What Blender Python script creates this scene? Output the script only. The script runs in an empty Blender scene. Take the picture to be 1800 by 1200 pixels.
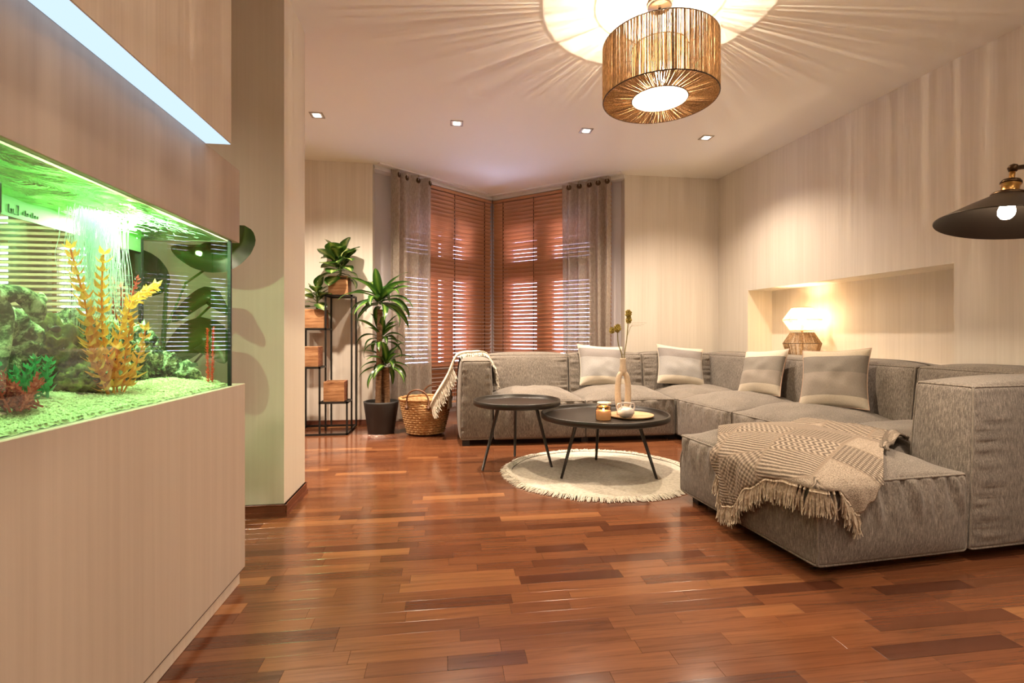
import bpy, math, random
from mathutils import Vector, Matrix, noise
R = random.Random(7)
PI = math.pi
rad = math.radians
C = bpy.context.scene.collection

# ------------------------------------------------------------------ camera, world, exposure
cam_d = bpy.data.cameras.new('camera'); cam = bpy.data.objects.new('camera', cam_d); C.objects.link(cam)
cam.location = (0, 0, .92); cam.rotation_euler = (PI/2, 0, -rad(7.712))
cam_d.sensor_width = 36; cam_d.lens = 17.28; cam_d.shift_y = -10/1800; cam_d.clip_start = .02
bpy.context.scene.camera = cam
sc = bpy.context.scene
sc.view_settings.view_transform = 'Standard'; sc.view_settings.look = 'None'
sc.view_settings.gamma = 1; sc.view_settings.use_curve_mapping = False
sc.view_settings.exposure = 1.1
cy = sc.cycles
cy.max_bounces = 8; cy.diffuse_bounces = 4; cy.glossy_bounces = 4; cy.transparent_max_bounces = 24
cy.transmission_bounces = 6; cy.sample_clamp_indirect = 6; cy.caustics_reflective = False; cy.caustics_refractive = False
w = bpy.data.worlds.new('dusk_sky'); sc.world = w; w.use_nodes = True
bg = w.node_tree.nodes['Background']; bg.inputs[0].default_value = (.66, .68, 1.0, 1); bg.inputs[1].default_value = 10
WARM = (1, .81, .62); WARM2 = (1, .72, .42)

def lamp(name, kind, loc, energy, color, rot=(0, 0, 0), **k):
    d = bpy.data.lights.new(name, kind); d.energy = energy; d.color = color
    for a, b in k.items(): setattr(d, a, b)
    o = bpy.data.objects.new(name, d); o.location = loc; o.rotation_euler = rot; C.objects.link(o); return o

DOWN_E = 130; PEND_E = 50; FILL_E = 46
DOWN = [(-1.026, 4.14), (.094, 4.14), (1.21, 4.14), (2.32, 4.14)]
DOWN_FILL = [(-.2, .2), (1.0, .2), (2.2, .2), (-.2, -.9), (1.0, -.9), (2.2, -.9), (-2.7, 4.35), (-3.9, 4.35), (-1.9, 1.5)]  # unseen downlights, added to fill the room with light

# ------------------------------------------------------------------ mesh builder
def root_of(o):
    while o.parent: o = o.parent
    return o
class MB:
    def __init__(s): s.v = []; s.f = []; s.uv = []; s.sm = []
    def add(s, vs, fs, uvs=None, smooth=False):
        n = len(s.v); s.v += [tuple(p) for p in vs]; s.f += [tuple(i+n for i in f) for f in fs]
        s.uv += list(uvs) if uvs else [(0, 0)]*len(vs); s.sm += [smooth]*len(fs)
        return s
    def box(s, a, b, M=None):
        x0, y0, z0 = a; x1, y1, z1 = b
        vs = [(x0,y0,z0),(x1,y0,z0),(x1,y1,z0),(x0,y1,z0),(x0,y0,z1),(x1,y0,z1),(x1,y1,z1),(x0,y1,z1)]
        if M: vs = [M @ Vector(p) for p in vs]
        return s.add(vs, [(0,3,2,1),(4,5,6,7),(0,1,5,4),(1,2,6,5),(2,3,7,6),(3,0,4,7)])
    def bbox(s, a, b, r=.004, M=None):          # box with chamfered edges
        x0, y0, z0 = a; x1, y1, z1 = b; c = [(x0+x1)/2, (y0+y1)/2, (z0+z1)/2]; h = [abs(x1-x0)/2, abs(y1-y0)/2, abs(z1-z0)/2]
        vs = []; idx = {}
        for sx in (-1, 1):
            for sy in (-1, 1):
                for sz in (-1, 1):
                    for ax in range(3):
                        d = [h[i]-(0 if i == ax else r) for i in range(3)]
                        p = (c[0]+sx*d[0], c[1]+sy*d[1], c[2]+sz*d[2]); idx[(sx, sy, sz, ax)] = len(vs)
                        vs.append(M @ Vector(p) if M else p)
        fs = []; G = lambda *k: idx[k]
        for q in (-1, 1):
            fs.append((G(q,-1,-1,0),G(q,1,-1,0),G(q,1,1,0),G(q,-1,1,0))[::q])
            fs.append((G(-1,q,-1,1),G(-1,q,1,1),G(1,q,1,1),G(1,q,-1,1))[::q])
            fs.append((G(-1,-1,q,2),G(1,-1,q,2),G(1,1,q,2),G(-1,1,q,2))[::q])
        for p in (-1, 1):
            for q in (-1, 1):
                fs.append((G(p,q,-1,0),G(p,q,1,0),G(p,q,1,1),G(p,q,-1,1))[::-p*q])
                fs.append((G(p,-1,q,0),G(p,1,q,0),G(p,1,q,2),G(p,-1,q,2))[::p*q])
                fs.append((G(-1,p,q,1),G(1,p,q,1),G(1,p,q,2),G(-1,p,q,2))[::-p*q])
                for t in (-1, 1): fs.append((G(p,q,t,0),G(p,q,t,1),G(p,q,t,2))[::p*q*t])
        return s.add(vs, fs)
    def grid(s, fn, nu, nv, smooth=True, closeu=False, closev=False):
        vs = []; uv = []
        for i in range(nu + (0 if closeu else 1)):
            for j in range(nv + (0 if closev else 1)):
                u, v = i/nu, j/nv; vs.append(fn(u, v)); uv.append((u, v))
        W = nv + (0 if closev else 1); Hh = nu + (0 if closeu else 1); fs = []
        for i in range(nu):
            for j in range(nv):
                i2 = (i+1) % Hh; j2 = (j+1) % W
                fs.append((i*W+j, i2*W+j, i2*W+j2, i*W+j2))
        return s.add(vs, fs, uv, smooth)
    def tube(s, pts, r, n=6, cap=True, closed=False, smooth=True):
        pts = [Vector(p) for p in pts]; N = len(pts); rs = r if isinstance(r, (list, tuple)) else [r]*N
        vs = []; up = None
        for i, p in enumerate(pts):
            if closed: t = pts[(i+1) % N]-pts[i-1]
            else: t = pts[min(i+1, N-1)]-pts[max(i-1, 0)]
            if t.length < 1e-9: t = Vector((0, 0, 1))
            t.normalize()
            if up is None: up = Vector((0, 0, 1)) if abs(t.z) < .9 else Vector((1, 0, 0))
            a = t.cross(up)
            if a.length < 1e-4: a = t.cross(Vector((0, 1, .1)))
            a.normalize(); b = a.cross(t).normalized(); up = b
            for k in range(n):
                q = 2*PI*k/n; vs.append(p + a*math.cos(q)*rs[i] + b*math.sin(q)*rs[i])
        fs = []
        for i in range(N if closed else N-1):
            j = (i+1) % N
            for k in range(n):
                k2 = (k+1) % n; fs.append((i*n+k, j*n+k, j*n+k2, i*n+k2)[::-1])
        if cap and not closed: fs += [tuple(range(n)), tuple((N-1)*n+k for k in range(n))[::-1]]
        return s.add(vs, fs, None, smooth)
    def lathe(s, prof, c=(0, 0), n=32, smooth=True, M=None):
        vs = []; N = len(prof)
        for k in range(n):
            q = 2*PI*k/n
            for (r, z) in prof:
                p = Vector((c[0]+r*math.cos(q), c[1]+r*math.sin(q), z)); vs.append(M @ p if M else p)
        fs = [(k*N+i, ((k+1) % n)*N+i, ((k+1) % n)*N+i+1, k*N+i+1) for k in range(n) for i in range(N-1)]
        return s.add(vs, fs, None, smooth)
    def prism(s, poly, z0, z1):
        n = len(poly); vs = [(x, y, z0) for x, y in poly] + [(x, y, z1) for x, y in poly]
        return s.add(vs, [tuple(range(n))[::-1], tuple(range(n, 2*n))] + [(i, (i+1) % n, n+(i+1) % n, n+i) for i in range(n)])
    def build(s, name, m, parent=None, world=True):
        off = Vector((0, 0, 0))
        if parent is None:
            xs = [p[0] for p in s.v]; ys = [p[1] for p in s.v]; zs = [p[2] for p in s.v]
            off = Vector(((min(xs)+max(xs))/2, (min(ys)+max(ys))/2, min(zs)))
        elif world:
            off = root_of(parent).location.copy()
            q = parent
            if q.parent: off = root_of(parent).location.copy() + (q.location if q.parent else Vector((0,0,0)))
        me = bpy.data.meshes.new(name)
        me.from_pydata([(p[0]-off.x, p[1]-off.y, p[2]-off.z) for p in s.v], [], s.f)
        me.polygons.foreach_set('use_smooth', s.sm)
        if any(u != (0, 0) for u in s.uv):
            l = me.uv_layers.new(name='UVMap'); li = [0]*len(me.loops); me.loops.foreach_get('vertex_index', li)
            l.data.foreach_set('uv', [c for i in li for c in s.uv[i]])
        me.materials.append(m); me.update()
        o = bpy.data.objects.new(name, me); C.objects.link(o)
        if parent is None: o.location = off
        else: o.parent = parent
        return o
def tag(o, label=None, cat=None, group=None, kind=None):
    if label: o['label'] = label
    if cat: o['category'] = cat
    if group: o['group'] = group
    if kind: o['kind'] = kind
    return o
def thing(name, loc, label, cat, rz=0, group=None):
    o = bpy.data.objects.new(name, None); o.location = loc; o.rotation_euler = (0, 0, rz); o.empty_display_size = .05
    C.objects.link(o); return tag(o, label, cat, group)
def struct(o): o['kind'] = 'structure'; return o

# ------------------------------------------------------------------ materials
class NT:
    def __init__(s, name):
        s.m = bpy.data.materials.new(name); s.m.use_nodes = True; s.t = s.m.node_tree; s.t.nodes.clear()
        s.out = s.n('ShaderNodeOutputMaterial')
    def n(s, ty, **k):
        x = s.t.nodes.new(ty)
        for a, b in k.items():
            if a.startswith('i_'): x.inputs[int(a[2:]) if a[2:].isdigit() else a[2:].replace('_', ' ')].default_value = b
            else: setattr(x, a, b)
        return x
    def l(s, a, b): s.t.links.new(a, b)
    def coord(s, which='Object', scale=(1, 1, 1), rot=(0, 0, 0)):
        tc = s.n('ShaderNodeTexCoord'); mp = s.n('ShaderNodeMapping'); mp.inputs['Scale'].default_value = scale; mp.inputs['Rotation'].default_value = rot
        s.l(tc.outputs[which], mp.inputs[0]); return mp.outputs[0]
    def noise(s, vec, scale, detail=4, rough=.55, dist=0):
        x = s.n('ShaderNodeTexNoise'); x.inputs['Scale'].default_value = scale; x.inputs['Detail'].default_value = detail
        x.inputs['Roughness'].default_value = rough; x.inputs['Distortion'].default_value = dist; s.l(vec, x.inputs['Vector']); return x.outputs['Fac']
    def ramp(s, fac, stops, const=False):
        x = s.n('ShaderNodeValToRGB'); cr = x.color_ramp
        if const: cr.interpolation = 'CONSTANT'
        while len(cr.elements) < len(stops): cr.elements.new(.5)
        for e, (p, c) in zip(cr.elements, stops): e.position = p; e.color = (*c, 1) if len(c) == 3 else c
        s.l(fac, x.inputs[0]); return x.outputs[0]
    def math(s, op, a, b=None, c=None):
        x = s.n('ShaderNodeMath', operation=op)
        for i, q in enumerate((a, b, c)):
            if q is None: continue
            if isinstance(q, (int, float)): x.inputs[i].default_value = q
            else: s.l(q, x.inputs[i])
        return x.outputs[0]
    def mix(s, fac, a, b, mode='MIX'):
        x = s.n('ShaderNodeMix', data_type='RGBA', blend_type=mode)
        for i, q in ((0, fac), (6, a), (7, b)):
            if isinstance(q, (int, float)): x.inputs[i].default_value = q
            elif isinstance(q, tuple): x.inputs[i].default_value = (*q, 1)
            else: s.l(q, x.inputs[i])
        return x.outputs[2]
    def bsdf(s, col=None, rough=.6, bump=None, bs=.2, bd=.01, **k):
        b = s.n('ShaderNodeBsdfPrincipled')
        if col is not None:
            if isinstance(col, tuple): b.inputs['Base Color'].default_value = (*col, 1)
            else: s.l(col, b.inputs['Base Color'])
        if isinstance(rough, (int, float)): b.inputs['Roughness'].default_value = rough
        else: s.l(rough, b.inputs['Roughness'])
        for a, v in k.items(): b.inputs[a.replace('_', ' ')].default_value = v
        if bump is not None:
            bp = s.n('ShaderNodeBump'); bp.inputs['Strength'].default_value = bs; bp.inputs['Distance'].default_value = bd
            s.l(bump, bp.inputs['Height']); s.l(bp.outputs[0], b.inputs['Normal'])
        s.l(b.outputs[0], s.out.inputs[0]); return b
def plain(name, col, rough=.5, **k):
    t = NT(name); t.bsdf(col, rough, **k); return t.m
def streak(name, c1, c2, rough=.7, sc=(60, 60, 1.2), bs=.15, **k):
    t = NT(name); v = t.coord('Object', sc); n = t.noise(v, 1.0, 5, .6); v2 = t.coord('Object', (7, 7, .12)); n2 = t.noise(v2, 1.0, 3)
    f = t.math('ADD', t.math('MULTIPLY', n, .55), t.math('MULTIPLY', n2, .45))
    t.bsdf(t.ramp(f, [(.32, c1), (.68, c2)]), rough, n, bs, .004, **k); return t.m
M = {}
M['wallpaper'] = streak('textured_wallpaper', (.62, .56, .48), (.74, .68, .60), .75)
M['ceiling'] = plain('ceiling_paint', (.86, .84, .79), .8)
M['veneer'] = streak('pale_oak_veneer', (.46, .375, .31), (.555, .465, .39), .5, (45, 45, .8))
M['veneer_side'] = streak('pale_oak_veneer_edge', (.56, .46, .38), (.70, .60, .50), .5, (90, 90, .8))
M['pillar'] = streak('pillar_wallpaper', (.66, .59, .48), (.72, .65, .54), .75)
M['plaster'] = plain('reveal_plaster', (.62, .58, .60), .8)
M['white'] = plain('white_lacquer', (.8, .78, .78), .4)
M['black'] = plain('black_metal', (.012, .011, .010), .45, Metallic=.3)
M['table'] = plain('black_brown_table_lacquer', (.018, .013, .009), .38)
M['dark_plastic'] = plain('dark_plastic', (.01, .01, .012), .4)
M['chrome'] = plain('brushed_nickel', (.45, .40, .35), .3, Metallic=1.0)
M['brass'] = plain('antique_brass', (.45, .25, .08), .28, Metallic=1.0)
M['bronze'] = plain('dark_bronze', (.07, .04, .02), .35, Metallic=.9)
M['shade_metal'] = plain('dark_bronze_shade', (.05, .036, .026), .42, Metallic=.6)
def emit(name, col, s):
    t = NT(name); e = t.n('ShaderNodeEmission'); e.inputs[0].default_value = (*col, 1); e.inputs[1].default_value = s; t.l(e.outputs[0], t.out.inputs[0]); return t.m
M['led'] = emit('led_strip', (.60, .78, 1.0), .56)
M['down_glow'] = emit('downlight_glow', (1, .9, .75), 8)
def bulb_mat(name, col, s_):
    t = NT(name); e = t.n('ShaderNodeEmission'); e.inputs[0].default_value = (*col, 1); e.inputs[1].default_value = s_
    tr = t.n('ShaderNodeBsdfTransparent'); a = t.n('ShaderNodeAddShader'); t.l(e.outputs[0], a.inputs[0]); t.l(tr.outputs[0], a.inputs[1]); t.l(a.outputs[0], t.out.inputs[0]); return t.m
M['bulb'] = bulb_mat('warm_glass_bulb', (1, .86, .62), 20)
M['bulb2'] = bulb_mat('cool_glass_bulb', (1, .90, .72), 12)
M['globe'] = emit('opal_fill_globe', (1, .86, .66), 6)
M['flame'] = emit('flame', (1, .7, .3), 12)
# floor wood
t = NT('merbau_plank'); at = t.n('ShaderNodeAttribute', attribute_name='tone')
v = t.coord('Object', (1.6, 26, 5)); n1 = t.noise(v, 1.0, 6, .62, 1.4); v2 = t.coord('Object', (6, 190, 40)); n2 = t.noise(v2, 1.0, 3, .6)
sx = t.n('ShaderNodeSeparateColor'); t.l(at.outputs['Color'], sx.inputs[0])
base = t.ramp(sx.outputs[0], [(0, (.075, .024, .012)), (.3, (.125, .043, .019)), (.65, (.190, .070, .029)), (.9, (.29, .125, .050)), (1, (.40, .21, .095))])
g = t.math('ADD', t.math('MULTIPLY', n1, .75), t.math('MULTIPLY', n2, .35))
gr = t.ramp(g, [(.3, (.50, .50, .50)), (.55, (.98, .98, .98)), (.8, (1.25, 1.2, 1.15))])
t.bsdf(t.mix(1.0, base, gr, 'MULTIPLY'), t.math('ADD', t.math('MULTIPLY', n2, .10), .12), n2, .05, .002, Coat_Weight=.25, Coat_Roughness=.12); M['plank'] = t.m
M['subfloor'] = plain('dark_joint', (.04, .014, .008), .5)
M['skirting'] = streak('merbau_skirting', (.12, .035, .018), (.20, .065, .03), .35, (2, 2, 40))
# fabrics
def fabric(name, c1, c2, c3, sc=(140, 140, 22), bs=.5, rough=.95):
    t = NT(name); v = t.coord('Object', sc); n = t.noise(v, 1.0, 4, .7); v2 = t.coord('Object', (230, 230, 230)); n2 = t.noise(v2, 1.0, 2, .6)
    v3 = t.coord('Object', (5, 5, 5)); n3 = t.noise(v3, 1, 3)
    f = t.math('ADD', t.math('MULTIPLY', n, .8), t.math('MULTIPLY', n2, .2)); f = t.math('ADD', f, t.math('MULTIPLY', t.math('SUBTRACT', n3, .5), .15))
    t.bsdf(t.ramp(f, [(.34, c1), (.5, c2), (.66, c3)]), rough, f, bs, .003, Sheen_Weight=.15, Sheen_Roughness=.5); return t.m
M['sofa'] = fabric('taupe_chenille', (.07, .057, .047), (.160, .135, .113), (.31, .27, .23), (240, 240, 34))
M['piping'] = fabric('taupe_piping', (.10, .085, .07), (.19, .16, .13), (.30, .26, .22))
M['rug'] = fabric('cream_rug_weave', (.42, .37, .30), (.60, .54, .45), (.72, .67, .58), (60, 60, 60), .8)
M['fringe'] = fabric('cream_fringe', (.50, .44, .36), (.66, .60, .50), (.80, .74, .64), (90, 90, 90), .6)
M['fringe_taupe'] = fabric('beige_fringe', (.22, .165, .11), (.42, .33, .24), (.60, .50, .38), (90, 90, 90), .6)
M['cream_throw'] = fabric('cream_throw', (.52, .45, .36), (.68, .62, .53), (.80, .76, .68), (70, 70, 70), .6)
M['throw_tan'] = fabric('throw_tan_edge', (.26, .19, .13), (.36, .28, .20), (.45, .37, .28), (70, 70, 70), .6)
# curtain: loose weave, partly see-through
t = NT('taupe_sheer'); v = t.coord('Object', (30, 30, 260)); n = t.noise(v, 1, 3, .6); v2 = t.coord('Object', (300, 300, 25)); n2 = t.noise(v2, 1, 2)
b = t.bsdf(t.ramp(t.math('ADD', t.math('MULTIPLY', n, .6), t.math('MULTIPLY', n2, .4)), [(.35, (.34, .285, .235)), (.65, (.50, .435, .37))]), .9, n, .3, .003)
tl = t.n('ShaderNodeBsdfTranslucent'); tl.inputs[0].default_value = (.45, .38, .34, 1); tr = t.n('ShaderNodeBsdfTransparent')
m1 = t.n('ShaderNodeMixShader'); m1.inputs[0].default_value = .18; t.l(b.outputs[0], m1.inputs[1]); t.l(tl.outputs[0], m1.inputs[2])
m2 = t.n('ShaderNodeMixShader'); t.l(t.ramp(n2, [(.40, (.30,)*3), (.60, (.05,)*3)]), m2.inputs[0]); t.l(m1.outputs[0], m2.inputs[1]); t.l(tr.outputs[0], m2.inputs[2])
t.l(m2.outputs[0], t.out.inputs[0]); M['curtain'] = t.m
def wood(name, c1, c2, c3, sc=(3, 30, 30), rough=.45, bs=.25, **k):
    t = NT(name); v = t.coord('Object', sc); n = t.noise(v, 1, 5, .62, .8)
    t.bsdf(t.ramp(n, [(.3, c1), (.5, c2), (.7, c3)]), rough, n, bs, .003, **k); return t.m
M['slat'] = wood('cherry_slat', (.44, .21, .11), (.57, .30, .165), (.68, .38, .225), (1.5, 30, 30), .3, .05)
M['slat_olive'] = wood('olive_slat', (.36, .32, .20), (.42, .37, .24), (.48, .43, .28), (1.5, 30, 30), .45, .05)
M['cord'] = plain('dark_ladder_cord', (.06, .03, .02), .8)
M['winframe'] = plain('orange_pine_frame', (.55, .22, .09), .5)
M['planter_wood'] = wood('rustic_mango_wood', (.17, .065, .022), (.36, .17, .07), (.55, .31, .15), (5, 5, 45), .6, .4)
M['planter_wood_b'] = wood('rustic_wood_end_grain', (.15, .045, .018), (.30, .10, .04), (.48, .21, .10), (20, 20, 90), .6, .4)
M['soil'] = wood('potting_soil', (.02, .012, .008), (.05, .03, .018), (.09, .055, .03), (60, 60, 60), .95, .8)
M['bark'] = wood('cane_bark', (.10, .05, .025), (.22, .12, .06), (.36, .22, .12), (12, 12, 60), .85, .8)
M['pot'] = plain('anthracite_pot', (.028, .026, .026), .5)
M['seagrass'] = wood('seagrass_braid', (.26, .12, .045), (.48, .27, .11), (.72, .47, .24), (40, 40, 90), .7, .8)
M['leather'] = plain('brown_leather', (.13, .055, .025), .45)
M['jute'] = None
t = NT('jute_strand'); v = t.coord('Object', (160, 160, 30)); n = t.noise(v, 1, 3, .7)
b = t.bsdf(t.ramp(n, [(.36, (.10, .045, .015)), (.5, (.33, .20, .10)), (.64, (.66, .48, .30))]), .85, n, .5, .002)
tl = t.n('ShaderNodeBsdfTranslucent'); tl.inputs[0].default_value = (.95, .74, .48, 1)
mx = t.n('ShaderNodeMixShader'); mx.inputs[0].default_value = .17; t.l(b.outputs[0], mx.inputs[1]); t.l(tl.outputs[0], mx.inputs[2]); t.l(mx.outputs[0], t.out.inputs[0]); M['jute'] = t.m
M['wire'] = plain('dark_wire', (.05, .03, .02), .5)
# leaves
def leafmat(name, ce, cm, cl, spread=.2):
    t = NT(name); tc = t.n('ShaderNodeTexCoord'); sp = t.n('ShaderNodeSeparateXYZ'); t.l(tc.outputs['UV'], sp.inputs[0])
    d = t.math('ABSOLUTE', t.math('SUBTRACT', sp.outputs[1], .5)); v = t.coord('Object', (40, 60, 40)); n = t.noise(v, 1, 3)
    d = t.math('ADD', t.math('MULTIPLY', d, 2), t.math('MULTIPLY', t.math('SUBTRACT', n, .5), spread*2.5))
    b = t.bsdf(t.ramp(d, [(.05, cl), (.35, cm), (.62, ce)]), .32)
    tl = t.n('ShaderNodeBsdfTranslucent'); t.l(t.ramp(d, [(.1, cm), (.7, ce)]), tl.inputs[0])
    mx = t.n('ShaderNodeMixShader'); mx.inputs[0].default_value = .25; t.l(b.outputs[0], mx.inputs[1]); t.l(tl.outputs[0], mx.inputs[2]); t.l(mx.outputs[0], t.out.inputs[0]); return t.m
M['dieff'] = leafmat('variegated_leaf', (.030, .085, .012), (.12, .21, .035), (.42, .46, .16), .3)
M['drac'] = leafmat('striped_dracaena_leaf', (.022, .075, .012), (.07, .17, .022), (.24, .36, .07), .06)
M['bigleaf'] = leafmat('dark_glossy_leaf', (.035, .075, .014), (.06, .11, .02), (.09, .14, .035), .1)
M['stem'] = plain('green_stem', (.14, .22, .05), .5)
M['dry_stem'] = plain('olive_stem', (.20, .16, .05), .7)

M['flower'] = wood('yellow_green_flower', (.22, .16, .02), (.40, .30, .06), (.55, .44, .12), (200, 200, 200), .9, .8)
M['ceramic'] = wood('sand_ceramic', (.50, .38, .28), (.56, .44, .33), (.62, .50, .38), (90, 90, 90), .8, .15)
M['glaze'] = plain('pearl_glaze', (.62, .54, .50), .25)
M['tray_wood'] = wood('pale_acacia', (.42, .24, .12), (.56, .35, .18), (.66, .45, .26), (4, 40, 40), .45, .1)
M['wax'] = plain('glowing_amber_wax', (.50, .19, .065), .4, Emission_Color=(1, .40, .12, 1), Emission_Strength=.14)  # emission stands in for flame light glowing through the wax
M['lid'] = plain('pale_lid', (.65, .55, .45), .4)
def thin_glass(name, tint, refl=1.0, rough=0.0):
    t = NT(name); fr = t.n('ShaderNodeFresnel'); fr.inputs[0].default_value = 1.45; tr = t.n('ShaderNodeBsdfTransparent'); tr.inputs[0].default_value = (*tint, 1)
    gl = t.n('ShaderNodeBsdfGlossy'); gl.inputs['Roughness'].default_value = rough; mx = t.n('ShaderNodeMixShader')
    t.l(t.math('MULTIPLY', fr.outputs[0], refl), mx.inputs[0]); t.l(tr.outputs[0], mx.inputs[1]); t.l(gl.outputs[0], mx.inputs[2]); t.l(mx.outputs[0], t.out.inputs[0]); return t.m
M['glass'] = thin_glass('clear_glass', (.97, .98, .97))
M['tank_glass'] = thin_glass('tank_glass', (.94, .985, .95), .16)
M['water'] = thin_glass('water_side', (.80, .95, .84), .0)
M['winglass'] = thin_glass('window_glass', (.98, .98, 1.0))
# ------------------------------------------------------------------ floor
CEIL = 2.70
fl = MB().prism([(-5.3, -1.7), (3.6, -1.7), (3.6, 6.6), (-5.3, 6.6)], -.06, -.004).build('floor', M['subfloor']); struct(fl)
def set_tone(me, vals):      # one colour per face corner
    a = me.color_attributes.new('tone', 'FLOAT_COLOR', 'POINT'); a.data.foreach_set('color', [c for v_ in vals for c in (v_, v_, v_, 1)])
th_ = rad(7.712); cs_, sn_ = math.cos(th_), math.sin(th_)
def proj(x, y, z=0):
    D = y*cs_+x*sn_; l = x*cs_-y*sn_
    if D < .05: return None
    return 900+864*l/D, 590-864*(z-.92)/D, D
planks = []; W = .0625; row = 0; y = -1.2
while y < 6.5:
    x = -5.25 - R.random()*.45
    while x < 3.5:
        L = R.choice((.22, .30, .36, .42, .46, .50)) * R.uniform(.92, 1.08)
        x1 = min(x+L, 3.55)
        if x1 > -5.25:
            tn = min(1, max(0, R.gauss(.45, .12)));
            if R.random() < .05: tn = R.uniform(.74, .92)
            if R.random() < .10: tn = R.uniform(.0, .2)
            planks.append((max(x, -5.28), x1, y, tn))
        x = x1
    y += W
def vis(p):
    x0, x1, yy, _ = p; xc, yc = (x0+x1)/2, yy+W/2; q = proj(xc, yc)
    if not q: return 0
    u, v_, D = q
    if u < -40 or u > 1850 or v_ > 1235: return 0
    if xc < -.74 and yc < 2.1: return 0
    if u < 430 and v_ < 1000: return 0
    if xc > 1.35 and 1.75 < yc < 2.6: return 0
    return (x1-x0)*W/D**3*(.92)
scored = sorted(planks, key=vis, reverse=True)
near = scored[:300]; far = scored[300:]
def plank_mesh(mb, p, g=.00025, c=.0005):
    x0, x1, yy, tn = p; a, b_, c0, c1 = x0+g, x1-g, yy+g, yy+W-g; zt = 0
    mb.add([(a,c0,-.012),(b_,c0,-.012),(b_,c1,-.012),(a,c1,-.012),(a,c0,zt-c),(b_,c0,zt-c),(b_,c1,zt-c),(a,c1,zt-c),(a+c,c0+c,zt),(b_-c,c0+c,zt),(b_-c,c1-c,zt),(a+c,c1-c,zt)],
           [(0,1,5,4),(1,2,6,5),(2,3,7,6),(3,0,4,7),(4,5,9,8),(5,6,10,9),(6,7,11,10),(7,4,8,11),(8,9,10,11)])
for p in near:
    mb = MB(); plank_mesh(mb, p); o = mb.build('plank', M['plank'], fl); set_tone(o.data, [p[3]]*12)
    # decorrelate the grain from plank to plank by moving its local origin
    dx, dy = R.uniform(-30, 30), R.uniform(-30, 30)
    o.data.transform(Matrix.Translation((-dx, -dy, 0))); o.location = (dx, dy, 0)
mb = MB(); vals = []
for p in far: plank_mesh(mb, p); vals += [p[3]]*12
o = mb.build('distant_planks', M['plank'], fl); set_tone(o.data, vals); o['kind'] = 'stuff'

# ------------------------------------------------------------------ room shell
struct(MB().prism([(-5.3, -1.7), (3.6, -1.7), (3.6, 6.6), (-5.3, 6.6)], CEIL, CEIL+.1).build('ceiling', M['ceiling']))
# right wall leans out 4.2 degrees and has a niche
RW0 = Vector((3.072, 5.22, 0)); ang = math.atan2(.208, 2.83)
RWM = Matrix.Translation(RW0) @ Matrix.Rotation(-PI/2+ang, 4, 'Z')     # local x runs towards the camera, local y = out of the room... 
def rw(x, yv, z): return RWM @ Vector((x, yv, z))
N0, N1, NZ0, NZ1, ND = .497, 2.465, .72, 1.388, .29
mb = MB(); L_ = 7.0; T = .42
for a, b in [((-.1, 0, 0), (N0, T, CEIL)), ((N1, 0, 0), (L_, T, CEIL)), ((N0, 0, 0), (N1, T, NZ0)), ((N0, 0, NZ1), (N1, T, CEIL)), ((N0, ND, NZ0), (N1, T, NZ1))]:
    mb.box(a, b, RWM)
struct(mb.build('wall_right', M['wallpaper']))
struct(MB().box((-5.3, 5.22, 0), (-.745, 5.275, CEIL)).box((-5.3, 5.275, 2.35), (-.745, 5.45, CEIL)).build('wall_back_left', M['wallpaper'])) if False else None
# back wall, left part has openings for the added rear window
mb = MB()
for x0, x1, z0, z1 in [(-5.3, -4.55, 0, CEIL), (-4.08, -3.75, 0, CEIL), (-3.41, -.745, 0, CEIL), (-4.55, -4.08, 0, .62), (-4.55, -4.08, 2.3, CEIL), (-3.75, -3.41, 0, .62), (-3.75, -3.41, 2.3, CEIL), (-4.55, -4.08, 1.84, 1.95), (-3.75, -3.41, 1.84, 1.95)]:
    mb.box((x0, 5.22, z0), (x1, 5.40, z1))
struct(mb.build('wall_back', M['wallpaper']))
struct(MB().box((1.965, 5.22, 0), (3.2, 5.42, CEIL)).build('wall_back_right', M['wallpaper']))
struct(MB().box((-5.35, -1.7, 0), (-5.2, 5.4, CEIL)).build('wall_left', M['wallpaper']))
struct(MB().box((-5.3, -1.75, 0), (3.9, -1.6, CEIL)).build('wall_front', M['wallpaper']))
w3 = bpy.data.objects.new('window_3', None); w3.location = (-4, 5.3, 0); C.objects.link(w3); struct(w3)  # window added behind the olive blind to give bright lines in the tank glass
for x0, x1 in ((-4.55, -4.08), (-3.75, -3.41)):
    for z0, z1 in ((.62, 1.84), (1.95, 2.3)):
        mb = MB(); mb.box((x0, 5.28, z0), (x0+.04, 5.33, z1)).box((x1-.04, 5.28, z0), (x1, 5.33, z1)).box((x0+.04, 5.28, z0), (x1-.04, 5.33, z0+.04)).box((x0+.04, 5.28, z1-.04), (x1-.04, 5.33, z1))
        mb.build('window_frame', M['winframe'], w3); MB().box((x0+.04, 5.30, z0+.04), (x1-.04, 5.305, z1-.04)).build('pane', M['winglass'], w3)
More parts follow.
